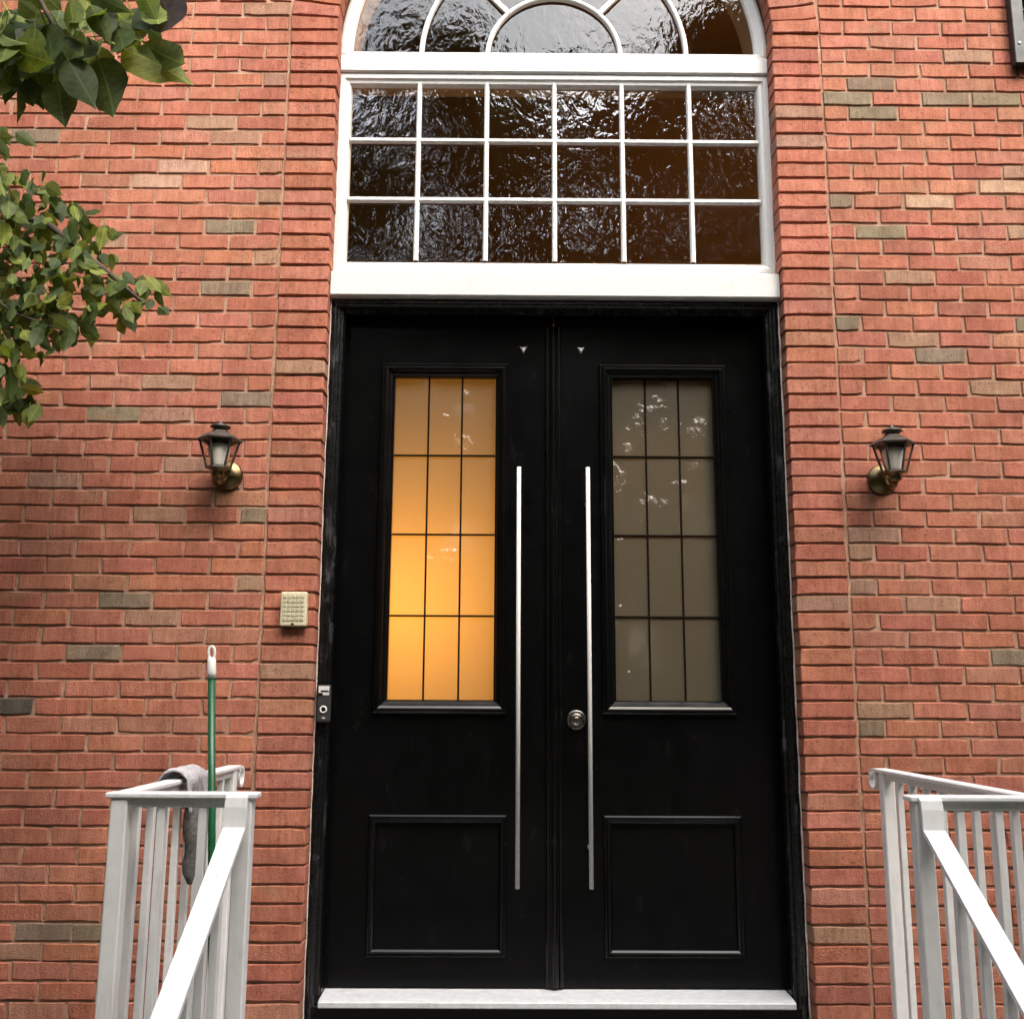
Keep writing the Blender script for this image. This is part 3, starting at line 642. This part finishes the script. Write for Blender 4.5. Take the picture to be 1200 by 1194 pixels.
# ------------------------------------------------------------------ wall lanterns
def lantern(x, label, tilt):
    yL = -0.128; zp = 1.946
    d = thing('wall_lantern', (x, 0.0, zp), label, 'lantern', 'lanterns beside the door')
    MB().lathe((x, -0.0035, zp), [(0.056, -0.012), (0.057, 0.004), (0.053, 0.010), (0.046, 0.013), (0.038, 0.022), (0.020, 0.028), (0.004, 0.030)], 28, 'Y').build('back_plate', 'brass', d, True)
    MB().tube([(x, -0.02, zp - 0.004), (x, -0.055, zp - 0.034), (x, -0.095, zp - 0.046), (x, -0.120, zp - 0.042), (x, yL, zp - 0.030)], [0.010, 0.009, 0.009, 0.010, 0.012], 12).build('arm', 'brass', d, True)
    MB().lathe((x, yL, 0), [(0.006, 1.908), (0.018, 1.914), (0.025, 1.922), (0.020, 1.931), (0.026, 1.939), (0.038, 1.943), (0.038, 1.947)], 18).build('base_cup', 'brass', d, True)
    zb, zt, rb, rt = 1.947, 2.050, 0.041, 0.071
    hexp = lambda r_, k: (x + r_ * math.cos(tilt + k * math.pi / 3), yL + r_ * math.sin(tilt + k * math.pi / 3))
    for k in range(6):
        a, b = hexp(rb, k), hexp(rt, k)
        MB().tube([(*a, zb), (*b, zt)], 0.0042, 6).build('corner_bar', 'bronze', d)
        a2, b2 = hexp(rb, k + 1), hexp(rt, k + 1)
        MB().quad([(*a, zb + .001), (*a2, zb + .001), (*b2, zt - .001), (*b, zt - .001)]).build('lantern_pane', 'clear', d)
    ring = MB(); ring.sweep([[(*hexp(r_, k), z) for k in range(6)] for r_, z in ((rb + 0.004, zb + 0.004), (rb + 0.005, zb - 0.003), (0.010, zb - 0.003))]); ring.build('bottom_ring', 'bronze', d)
    rf = MB(); rf.sweep([[(*hexp(r_, k), z) for k in range(6)] for r_, z in ((rt - 0.006, zt - 0.004), (rt + 0.010, zt - 0.004), (rt + 0.011, zt + 0.001), (rt - 0.004, zt + 0.012), (0.050, zt + 0.022), (0.034, zt + 0.029), (0.030, zt + 0.034))]); rf.build('lantern_roof', 'bronze', d)
    MB().lathe((x, yL, zt), [(0.026, 0.032), (0.025, 0.044), (0.036, 0.047), (0.036, 0.052), (0.026, 0.058), (0.012, 0.062), (0.006, 0.064), (0.007, 0.070), (0.001, 0.074)], 18).build('vent_cap', 'bronze', d, True)
    MB().lathe((x, yL, 0), [(0.026, zb + 0.002), (0.027, zb + 0.012), (0.041, zb + 0.066), (0.040, zb + 0.080), (0.028, zb + 0.090), (0.002, zb + 0.094)], 18).build('bulb', 'frostlamp', d, True)
lantern(-1.230, 'aged brass wall lantern on the brick left of the black door', R(18))
lantern(1.222, 'aged brass wall lantern on the brick right of the black door', R(-12))

# ------------------------------------------------------------------ keypad and doorbell
kp = thing('keypad', (-0.956, -0.012, 1.448), 'small beige keypad box on the brick left of the door', 'keypad')
MB().bbox((-1.003, -0.034, 1.386), (-0.908, -0.002, 1.510), 0.004).build('housing', 'beige', kp)
kb = MB()
for i in range(5):
    for k in range(6):
        xk, zk = -0.9935 + i * 0.0158, 1.4055 + k * 0.0163
        kb.bbox((xk, -0.0375, zk), (xk + 0.0125, -0.0342, zk + 0.0125), 0.0015)
kb.build('key_grid', 'beigedk', kp)
MB().bbox((-0.962, -0.0355, 1.391), (-0.951, -0.0343, 1.3965), 0.0005).build('slot', 'came', kp)
db = thing('doorbell', (-0.846, 0.066, 1.11), 'narrow dark video doorbell on the left side of the black frame', 'doorbell')
MB().bbox((-0.871, 0.040, 1.046), (-0.822, 0.068, 1.178), 0.004).build('body', 'graymetal', db)
MB().bbox((-0.866, 0.0385, 1.142), (-0.827, 0.0397, 1.174), 0.0005).build('face_plate', 'steel', db)
MB().bbox((-0.858, 0.0374, 1.153), (-0.828, 0.0384, 1.159), 0.0004).bbox((-0.866, 0.0374, 1.142), (-0.850, 0.0384, 1.150), 0.0004).build('camera_lens', 'came', db)
rg = MB(); bc = Vector((-0.846, 0.0385, 1.091))
rg.sweep([[(bc.x + r_ * math.cos(t * math.pi / 12), y, bc.z + r_ * math.sin(t * math.pi / 12)) for t in range(24)] for r_, y in ((0.0135, 0.0398), (0.0135, 0.0372), (0.0085, 0.0372), (0.0085, 0.0398))]); rg.build('button_ring', 'lightplastic', db, True)
MB().lathe((bc.x, 0.0397, bc.z), [(0.008, 0.0), (0.008, 0.0015), (0.002, 0.002)], 14, 'Y').build('button', 'came', db, True)
MB().bbox((-0.851, 0.0387, 1.058), (-0.839, 0.0397, 1.063), 0.0003).build('mark', 'steel', db)

# ------------------------------------------------------------------ white railings
def railing(sx, xs, xp, label):
    """xs: x of the side run, xp: x of the post by the steps"""
    zr = 0.912; yF = -1.272; yS = -0.262
    d = thing('porch_railing', ((xs + xp) / 2, yF, 0.0), label, 'railing', 'white railings beside the porch')
    side = 1 if xs > xp else -1
    MB().bbox((xs - 0.022, yF + 0.0245, zr - 0.013), (xs + 0.022, yS, zr), 0.003).bbox((xs - 0.011, yF + 0.024, zr - 0.034), (xs + 0.011, yS - 0.01, zr - 0.0135), 0.002).build('side_rail', 'rail', d)
    x0, x1 = min(xs, xp) - 0.032, max(xs, xp) + 0.032
    MB().bbox((x0, yF - 0.024, zr - 0.013), (x1, yF + 0.024, zr), 0.003).bbox((x0 + 0.03, yF - 0.011, zr - 0.034), (x1 - 0.03, yF + 0.011, zr - 0.0135), 0.002).build('front_rail', 'rail', d)
    # scroll at the wall end
    pts = [(xs, yS - 0.004, zr - 0.0065), (xs, yS + 0.025, zr - 0.0065)] + [(xs, yS + 0.030 + 0.031 * math.sin(t), zr - 0.0375 + 0.031 * math.cos(t)) for t in [R(a) for a in range(15, 320, 20)]]
    MB().bar(pts, 0.036, 0.008).build('scroll', 'rail', d)
    for (px_, py_) in ((xs, yF), (xp, yF), (xs, yS - 0.055)):
        MB().bbox((px_ - 0.0195, py_ - 0.0195, 0.0), (px_ + 0.0195, py_ + 0.0195, zr - 0.0135 if py_ > -1 else zr - 0.0135), 0.003).build('post', 'rail', d)
    n = 9
    for k in range(1, n):
        y = yS - 0.055 + (yF - yS + 0.055) * k / n
        MB().bbox((xs - 0.0095, y - 0.0095, 0.085), (xs + 0.0095, y + 0.0095, zr - 0.0345), 0.0015).build('picket', 'rail', d)
    m_ = 3
    for k in range(1, m_):
        x = xs + (xp - xs) * k / m_
        MB().bbox((x - 0.0095, yF - 0.0095, 0.085), (x + 0.0095, yF + 0.0095, zr - 0.0345), 0.0015).build('picket', 'rail', d)
    MB().bbox((xs - 0.011, yF + 0.0225, 0.062), (xs + 0.011, yS - 0.078, 0.0845), 0.002).build('bottom_rail', 'rail', d)
    MB().bbox((min(xs, xp) + 0.0225, yF - 0.011, 0.062), (max(xs, xp) - 0.0225, yF + 0.011, 0.0845), 0.002).build('bottom_rail', 'rail', d)
    # stair rail: gooseneck on the post, then down towards the walk
    xr = xp + side * 0.012; sl_ = 0.66; ya = yF - 0.036; za = zr - 0.088
    def zr_at(y): return za - sl_ * (ya - 0.02 - y)
    pts = [(xr, yF - 0.018, zr - 0.004), (xr, ya + 0.003, zr - 0.012), (xr, ya, zr - 0.030), (xr, ya - 0.002, za + 0.012), (xr, ya - 0.020, zr_at(ya - 0.020)), (xr, -2.22, zr_at(-2.22))]
    MB().bar(pts, 0.050, 0.011).build('stair_rail', 'rail', d)
    for k in range(8):
        y = -1.425 - 0.1 * k; zb_ = -0.003 if y > -1.40 else (-0.183 if y > -1.72 else (-0.363 if y > -2.04 else -0.52))
        MB().bbox((xr - 0.0095, y - 0.0095, max(zr_at(y) - 0.80, zb_ + 0.06)), (xr + 0.0095, y + 0.0095, zr_at(y) - 0.006), 0.0015).build('picket', 'rail', d)
    MB().bar([(xr, -1.385, zr_at(-1.385) - 0.795), (xr, -2.16, zr_at(-2.16) - 0.795)], 0.022, 0.022).build('stair_bottom_rail', 'rail', d)
    MB().bbox((xr - 0.022, -2.205, -0.522), (xr + 0.022, -2.161, zr_at(-2.18) - 0.006), 0.003).build('post', 'rail', d)
    return d
railing(-1, -1.078, -0.790, 'white metal railing left of the steps, with a rag over it')
railing(1, 1.057, 0.787, 'white metal railing right of the steps, with scrolled rail end')

# ------------------------------------------------------------------ mop with green handle, rag over the rail
mp = thing('mop', (-0.93, -0.80, 0.0), 'mop with green handle and white grip leaning by the left railing', 'mop')
top, base = Vector((-1.0245, -0.80, 1.276)), Vector((-0.955, -0.80, 0.10)); ax = (base - top).normalized()
q = top - ax * 0.0
MB().tube([top + ax * 0.09, top + ax * 1.17], 0.0105, 14).build('handle', 'green', mp, True)
g = MB(); g.tube([top + ax * 0.034, top + ax * 0.036, top + ax * 0.075, top + ax * 0.0925], [0.0095, 0.0115, 0.0130, 0.0125], 16)
loop = [(top + Vector((0.0085 * math.cos(t), 0, 0)) + ax * (0.018 - 0.0150 * math.sin(t) if math.sin(t) > 0 else 0.026 - 0.012 * math.sin(t))) for t in [2 * math.pi * k / 20 for k in range(21)]]
g.tube(loop, 0.0042, 8, cap=False); g.build('grip', 'lightplastic', mp, True)
MB().tube([base + Vector((-0.12, 0, -0.06)), base + Vector((0.12, 0, -0.06))], 0.014, 10).tube([base + ax * -0.02, base + Vector((0, 0, -0.055))], 0.014, 10).build('head_bar', 'lightplastic', mp, True)
ms = MB()
for k in range(26):
    x = -0.115 + 0.23 * k / 25; yy = rnd.uniform(-0.03, 0.03); ms.tube([base + Vector((x, 0, -0.06)), base + Vector((x * 1.1, yy, -0.085)), base + Vector((x * 1.25, yy * 2.2, -0.094))], 0.005, 5)
ms.build('mop_strands', 'moph', mp)

def rag():
    d = thing('rag', (-1.078, -0.79, 0.86), 'crumpled grey rag draped over the left railing beside the green handle', 'rag')
    r_ = random.Random(5); nu, nv_ = 34, 26; m_ = MB(); idx = {}
    xs, zr = -1.078, 0.912; y0, y1 = -0.905, -0.695
    for i in range(nu + 1):
        for k in range(nv_ + 1):
            v = k / nv_; y = y0 + (y1 - y0) * v
            l_in = 0.115 + 0.03 * math.sin(v * 5.0); l_out = 0.10 + 0.03 * math.sin(v * 4 + 1)
            s = -l_out + (l_in + l_out) * i / nu
            w_ = 0.028
            fold = 0.008 * math.sin(v * 21 + 2 * s) + 0.005 * math.sin(v * 37 + 9 * s)
            if s < -w_: x, z = xs - w_ - 0.004, zr + 0.002 + (s + w_)
            elif s > w_: x, z = xs + w_ + 0.004, zr + 0.002 - (s - w_)
            else:
                t = s / w_; x, z = xs + s, zr + 0.010 + 0.012 * (1 - t * t) + 0.005 * math.sin(v * 18)
            dn = max(0, abs(s) - w_)
            x += (1 if s > 0 else -1) * (0.004 + abs(fold) * min(1, dn * 14)) if abs(s) > w_ else 0
            gather = 1 - 0.55 * min(1, dn / 0.22)
            y = (y0 + y1) / 2 + (y - (y0 + y1) / 2) * gather + 0.01 * math.sin(7 * s) - 0.03 * min(1, dn / .2)
            idx[i, k] = len(m_.v); m_.v.append((x, y, z))
    for i in range(nu):
        for k in range(nv_): m_.f.append((idx[i, k], idx[i + 1, k], idx[i + 1, k + 1], idx[i, k + 1]))
    o = m_.build('cloth', 'cloth', d, True)
    so_ = o.modifiers.new('thickness', 'SOLIDIFY'); so_.thickness = 0.004; so_.offset = 1
    # dark wet roll of the same rag hanging below on the porch side
    t_ = MB(); pts = [(-1.034 + 0.003 * math.sin(k * 1.3), -0.845 + 0.004 * math.sin(k), 0.900 - 0.0265 * k) for k in range(11)]
    t_.tube(pts, [0.016, 0.021, 0.024, 0.023, 0.025, 0.024, 0.022, 0.020, 0.021, 0.017, 0.006], 12)
    t_.v = [(x + r_.uniform(-.002, .002), y + r_.uniform(-.002, .002), z) for x, y, z in t_.v]
    t_.build('hanging_end', 'moph', d, True)
rag()

# ------------------------------------------------------------------ shutter at the upper right
shd = thing('window_shutter', (2.06, -0.02, 3.652), 'dark louvred window shutter on the brick at the upper right corner', 'shutter')
x0, x1, z0, z1 = 1.851, 2.262, 3.654, 5.10
MB().bbox((x0, -0.044, z0), (x0 + 0.05, -0.005, z1), 0.003).bbox((x1 - 0.05, -0.044, z0), (x1, -0.005, z1), 0.003).build('stile', 'shutter', shd)
MB().bbox((x0 + 0.0502, -0.042, z0), (x1 - 0.0502, -0.006, z0 + 0.075), 0.003).bbox((x0 + 0.0502, -0.042, z1 - 0.075), (x1 - 0.0502, -0.006, z1), 0.003).build('rail', 'shutter', shd)
for k in range(26):
    z = z0 + 0.085 + k * 0.05; m_ = Matrix.Translation((0, -0.022, z + 0.02)) @ Matrix.Rotation(R(-38), 4, 'X')
    MB().box((x0 + 0.051, -0.005, -0.027), (x1 - 0.051, 0.005, 0.027), m_).build('louvre', 'shutter', shd)
MB().lathe((1.873, -0.044, 3.742), [(0.007, -0.001), (0.007, 0.002), (0.003, 0.004)], 10, 'Y').build('screw', 'steel', shd, True)

# ------------------------------------------------------------------ leafy tree reaching in from the left
lr = random.Random(21)
def leaf_mesh(r_, wid=0.8):
    """unit leaf: stalk end at the origin, tip at z = -1, heart-shaped base, drawn-out tip, folded, curled and a little wavy"""
    prof = [(0.015, 0.05), (-0.01, 0.18), (-0.07, 0.31), (-0.16, 0.41), (-0.27, 0.46), (-0.39, 0.465), (-0.51, 0.43), (-0.63, 0.35), (-0.74, 0.235), (-0.84, 0.125), (-0.93, 0.045)]
    mb = MB(); cur = r_.uniform(-0.25, 0.34); fo = r_.uniform(0.06, 0.30); ph = r_.uniform(0, 6); tw = r_.uniform(-0.25, 0.25)
    def P(x, z):
        a = abs(x); return (x + 0.10 * tw * z * z, cur * z * z - fo * a + 0.45 * fo * a * a + tw * x * z * 0.6 + 0.028 * math.sin(11 * z + ph + 4 * x) * min(1, a * 3), z)
    rows = []
    for i, (z, a) in enumerate(prof):
        w1 = a * wid * (1 + r_.uniform(-.05, .05)); w2 = a * wid * (1 + r_.uniform(-.05, .05)); dz = 0.02 * (i < 3)
        rows.append([P(-w1, z + r_.uniform(-.012, .012) + dz), P(-w1 * 0.5, z), P(0, z - dz), P(w2 * 0.5, z), P(w2, z + r_.uniform(-.012, .012) + dz)])
    for rw in rows: mb.v += rw
    for i in range(len(rows) - 1):
        for k in range(4): a = i * 5 + k; mb.f.append((a, a + 1, a + 6, a + 5))
    t = len(mb.v); mb.v.append(P(0, -1.0)); a = (len(rows) - 1) * 5
    for k in range(4): mb.f.append((a + k, a + k + 1, t))
    t = len(mb.v); mb.v += [(-0.014, 0.0, 0.0), (0.014, 0.0, 0.0), (0.012, 0.05, 0.34), (-0.012, 0.05, 0.34)]; mb.f.append((t, t + 1, t + 2, t + 3))   # stalk
    return mb
lmesh = []
for k in range(9):
    mb = leaf_mesh(lr, lr.uniform(0.54, 0.80)); me = bpy.data.meshes.new('leaf'); me.from_pydata(mb.v, [], mb.f); me.materials.append(M['leafv']); white_attr(me)
    for p in me.polygons: p.use_smooth = True
    lmesh.append(me)
TONE = {'l': (0.215, 0.265, 0.058), 'm': (0.130, 0.175, 0.046), 'd': (0.060, 0.094, 0.030), 'b': (0.050, 0.034, 0.028), 'y': (0.19, 0.20, 0.04), 'r': (0.16, 0.085, 0.035)}
TREE = (-3.05, -1.25, -0.56)
tree = thing('garden_tree', TREE, 'leafy green tree whose branches hang in front of the brick at the left', 'tree')
MB().tube([(-3.05, -1.25, -0.6), (-3.03, -1.24, 0.6), (-3.0, -1.2, 1.8), (-2.92, -1.18, 3.0), (-2.85, -1.1, 4.2), (-2.9, -1.05, 5.4)], [0.15, 0.12, 0.105, 0.085, 0.06, 0.025], 12).build('trunk', 'bark', tree, True)
limbs = [[(-3.0, -1.2, 1.9), (-2.6, -1.05, 2.45), (-2.2, -0.75, 2.72), (-1.95, -0.60, 2.74), (-1.72, -0.55, 2.68), (-1.52, -0.55, 2.52), (-1.38, -0.56, 2.40)],
         [(-2.2, -0.75, 2.72), (-1.98, -0.62, 2.50), (-1.80, -0.58, 2.36), (-1.62, -0.55, 2.30)],
         [(-1.98, -0.62, 2.50), (-1.86, -0.58, 2.25), (-1.76, -0.56, 2.06)],
         [(-2.92, -1.18, 3.0), (-2.3, -1.35, 3.14), (-1.75, -1.48, 3.05), (-1.40, -1.50, 2.93), (-1.20, -1.50, 2.86), (-1.06, -1.50, 2.83)],
         [(-1.40, -1.50, 2.93), (-1.30, -1.50, 2.74), (-1.22, -1.50, 2.62)],
         [(-2.9, -1.15, 3.4), (-2.5, -1.9, 3.9), (-2.3, -2.3, 4.2)], [(-2.88, -1.12, 3.8), (-3.4, -1.6, 4.3), (-3.8, -1.9, 4.6)],
         [(-2.86, -1.1, 4.1), (-2.6, -0.7, 4.5), (-2.5, -0.5, 4.9)], [(-3.0, -1.2, 2.6), (-3.5, -0.9, 3.1), (-3.9, -0.8, 3.6)]]
for lb in limbs:
    n = len(lb); r0 = 0.006 if lb[0][0] > -2.5 else 0.022
    MB().tube(lb, [r0 * (1 - 0.8 * k / (n - 1)) + 0.0015 for k in range(n)], 8).build('branch', 'bark', tree, True)
def put_leaf(base, tip, tone, yaw=None, wid=1.0, bend=0.35):
    base, tip = Vector(base), Vector(tip); d = tip - base; l_ = d.length; z = -d.normalized()
    f_ = Vector((lr.uniform(-bend, bend), -1, lr.uniform(-bend, bend))); x = f_.cross(z).normalized() if abs(f_.normalized().dot(z)) < 0.98 else Vector((1, 0, 0)); y = z.cross(x).normalized()
    o = bpy.data.objects.new('leaf', lr.choice(lmesh)); col.objects.link(o); o.parent = tree
    m_ = Matrix((x, y, z)).transposed().to_4x4(); o.matrix_local = Matrix.Translation(base - WL[tree.name]) @ m_ @ Matrix.Diagonal((l_ * wid, l_, l_, 1))
    c = TONE[tone]; k = lr.uniform(0.75, 1.25); o.color = (c[0] * k, c[1] * k, c[2] * k, 1); return o
BIG = [(-1.121, 2.794, -1.066, 2.669, 'l'), (-1.058, 2.794, -1.008, 2.674, 'l'), (-1.112, 2.668, -0.945, 2.592, 'l'), (-1.03, 2.80, -0.955, 2.640, 'b'), (-1.075, 2.70, -0.935, 2.585, 'm'), (-1.19, 2.658, -1.105, 2.469, 'd'), (-1.243, 2.63, -1.147, 2.477, 'd'), (-1.288, 2.603, -1.247, 2.463, 'd'), (-1.385, 2.67, -1.343, 2.53, 'm'), (-1.412, 2.775, -1.343, 2.666, 'l'), (-1.333, 2.782, -1.316, 2.683, 'm'), (-1.257, 2.792, -1.216, 2.672, 'm'), (-1.302, 2.717, -1.254, 2.585, 'd'), (-1.367, 2.74, -1.281, 2.667, 'd'), (-1.183, 2.788, -1.149, 2.673, 'd'), (-1.414, 2.579, -1.378, 2.466, 'm'), (-1.136, 2.719, -1.076, 2.604, 'd'), (-1.228, 2.718, -1.194, 2.608, 'm')]
for i, (a, b, c, d_, t_) in enumerate(BIG):
    y = -1.50 + lr.uniform(-0.05, 0.05); put_leaf((a, y, b), (c, y - lr.uniform(0, 0.05), d_), t_, wid=lr.uniform(0.85, 1.05))
def inside(p, poly):
    x, z = p; c = False
    for (x1, z1), (x2, z2) in zip(poly, poly[1:] + poly[:1]):
        if (z1 > z) != (z2 > z) and x < (x2 - x1) * (z - z1) / (z2 - z1) + x1: c = not c
    return c
UP = [(-1.47, 2.86), (-1.06, 2.86), (-1.08, 2.78), (-1.12, 2.74), (-1.20, 2.69), (-1.30, 2.67), (-1.40, 2.60), (-1.47, 2.58)]
LOW = [(-1.99, 3.12), (-1.90, 3.08), (-1.875, 2.90), (-1.786, 2.851), (-1.683, 2.831), (-1.54, 2.720), (-1.46, 2.61), (-1.36, 2.49), (-1.31, 2.40), (-1.40, 2.36), (-1.50, 2.33), (-1.56, 2.28), (-1.64, 2.27), (-1.72, 2.22), (-1.73, 2.04), (-1.85, 2.02), (-1.90, 2.02)]
def scatter(poly, n, y0, dy, size, tones):
    xs = [p[0] for p in poly]; zs = [p[1] for p in poly]; k = 0
    while k < n:
        p = (lr.uniform(min(xs), max(xs)), lr.uniform(min(zs), max(zs)))
        if not inside(p, poly): continue
        y = y0 + max(-dy, min(dy * 0.9, lr.gauss(0, dy))); s = lr.uniform(*size); a = lr.gauss(0.35, 0.65)
        tip = (p[0] + s * math.sin(a), y - lr.uniform(-0.3, 0.55) * s, p[1] - s * math.cos(a))
        put_leaf((p[0], y, p[1]), tip, lr.choice(tones), bend=0.8); k += 1
scatter(UP, 52, -1.46, 0.09, (0.085, 0.13), 'dddmml')
scatter(LOW, 228, -0.55, 0.09, (0.048, 0.086), 'dddddmmmmlly')
# the rest of the crown, outside the picture
cr = MB(); crc = []
for poly, n_, y_, sz in ((LOW, 380, -0.50, 0.062), (UP, 20, -1.40, 0.10)):       # small inner leaves deeper in the two sprays
    px_ = [p[0] for p in poly]; pz_ = [p[1] for p in poly]; k = 0
    while k < n_:
        q_ = (lr.uniform(min(px_), max(px_)), lr.uniform(min(pz_), max(pz_)))
        if not inside((q_[0] + 0.06, q_[1] - 0.03), poly): continue
        p = Vector((q_[0], y_ + max(-0.08, min(0.06, lr.gauss(0, 0.10))), q_[1])); e = Euler((lr.uniform(-.9, .9), lr.uniform(-.9, .9), lr.uniform(-1, 1))).to_matrix(); s = sz * lr.uniform(0.6, 1.2); n = len(cr.v)
        for q in ((0, 0, 0), (0.33, 0.08, -0.18), (0.40, 0.1, -0.45), (0, 0, -1), (-0.40, 0.1, -0.45), (-0.33, 0.08, -0.18)): cr.v.append(tuple(p + e @ Vector(q) * s))
        cr.f += [(n, n + 1, n + 2, n + 3), (n, n + 3, n + 4, n + 5)]; c = TONE[lr.choice('dddm')]; crc += [c[0], c[1], c[2], 1] * 8; k += 1
cx, cy, cz = -0.18307, -3.74874, 1.12502
k = 0
while k < 3000:
    p = Vector((lr.gauss(-3.35, 0.75), lr.gauss(-1.3, 0.8), lr.gauss(3.9, 0.85)))
    dp = p.y - cy
    if p.y > -0.15 or p.z < 2.0: continue
    if p.x > cx - 0.66 * dp - 0.25 and p.z < cz + 0.80 * dp + 0.35: continue
    if p.x > -1.9: continue
    e = Euler((lr.uniform(-.8, .8), lr.uniform(-.9, .9), lr.uniform(0, 6.28))).to_matrix(); s = lr.uniform(0.11, 0.18)
    n = len(cr.v)
    for q in ((0, 0, 0), (0.42, 0.1, -0.35), (0, 0, -1), (-0.42, 0.1, -0.35)): cr.v.append(tuple(p + e @ Vector(q) * s))
    cr.f += [(n, n + 1, n + 2), (n, n + 2, n + 3)]; c = TONE[lr.choice('ddmml')]; crc += [c[0], c[1], c[2], 1] * 6; k += 1
def colour_mesh(mb, cols, name, parent):
    me = bpy.data.meshes.new(name); o0 = WL[parent.name]; me.from_pydata([tuple(Vector(p) - o0) for p in mb.v], [], mb.f); me.materials.append(M['leaf']); white_attr(me, cols)
    o = bpy.data.objects.new(name, me); col.objects.link(o); o.parent = parent; return o
colour_mesh(cr, crc, 'crown', tree)['kind'] = 'stuff'

# ------------------------------------------------------------------ screen of trees on the garden edge: back row shows in the glass, unseen side trees added to shade the wall
def tree_mesh(h, rad, seed):
    r_ = random.Random(seed); c_ = MB(); cc = []; clumps = []
    for k in range(120):
        t = r_.uniform(0, 6.28); u = r_.uniform(0.06, 0.965); q = rad * min(1.0, (1.0 - u) * 3.6 + 0.04) ** 0.6 * math.sqrt(r_.random()) * (0.8 if u < 0.15 else 1)
        clumps.append((q * math.cos(t), q * math.sin(t), h * u, r_.uniform(0.26, 0.50)))
    for k in range(17000):
        a, b, c, s_ = r_.choice(clumps); v = Vector((r_.gauss(0, 1), r_.gauss(0, 1), r_.gauss(0, .8))); v = v.normalized() * s_ * r_.random() ** 0.4; p = Vector((a, b, c)) + v
        e = Euler((r_.uniform(-1, 1), r_.uniform(-1, 1), r_.uniform(0, 6.28))).to_matrix(); z = r_.uniform(0.09, 0.19); n = len(c_.v)
        for q in ((0, 0, 0), (0.45, 0.1, -0.4), (0, 0, -1), (-0.45, 0.1, -0.4)): c_.v.append(tuple(p + e @ Vector(q) * z))
        c_.f += [(n, n + 1, n + 2), (n, n + 2, n + 3)]; g_ = TONE[r_.choice('ddmm')]; cc += [g_[0], g_[1], g_[2], 1] * 6
    me = bpy.data.meshes.new('crown'); me.from_pydata(c_.v, [], c_.f); me.materials.append(M['leaf']); white_attr(me, cc)
    tk = MB().tube([(0, 0, -0.02), (.04, 0, h * 0.25), (-.05, .06, h * 0.55), (0, 0, h * 0.9)], [0.16, 0.12, 0.08, 0.02], 8)
    for k in range(8):
        t = r_.uniform(0, 6.28); z = h * r_.uniform(0.15, 0.6); tk.tube([(0, 0, z), (rad * .45 * math.cos(t), rad * .45 * math.sin(t), z + h * .07), (rad * .8 * math.cos(t), rad * .8 * math.sin(t), z + h * .12)], [0.05, 0.03, 0.01], 5)
    tm = bpy.data.meshes.new('trunk'); tm.from_pydata(tk.v, [], tk.f); tm.materials.append(M['bark'])
    return me, tm
kinds = [tree_mesh(1.0 * 8.0, 1.55, 40 + k) for k in range(3)]
SPOTS = [(-6.2, -3.6, 8.4), (-6.6, -1.4, 8.0), (5.9, -3.3, 8.2), (6.4, -1.2, 8.0), (-9.5, -3.2, 8.6), (-8.6, -5.4, 8.4), (-6.6, -5.9, 8.0), (-4.5, -5.7, 8.2), (-2.5, -5.9, 7.7), (-0.80, -5.75, 9.0, 0.80), (0.95, -6.0, 8.35, 0.85), (2.45, -5.85, 9.4, 0.95), (3.7, -5.8, 7.7), (5.8, -5.8, 7.4), (7.9, -5.4, 8.6), (9.6, -3.4, 8.2)]  # trees beside the house are added to block low side light
for i, sp_ in enumerate(SPOTS):
    x, y, h = sp_[:3]; wd = sp_[3] if len(sp_) > 3 else 1.0
    d = thing('screen_tree', (x, y, -0.56), 'dense tall garden tree of the row out of view, set close and widened to shade the house', 'tree', 'row of trees opposite the house')
    cm, tm = kinds[i % 3]; k_ = h / 8.0
    for nm, me in (('crown', cm), ('trunk', tm)):
        o = bpy.data.objects.new(nm, me); col.objects.link(o); o.parent = d; o.scale = (wd, wd, k_)
        if nm == 'crown': o['kind'] = 'stuff'
    d.rotation_euler = (0, 0, i * 1.3)
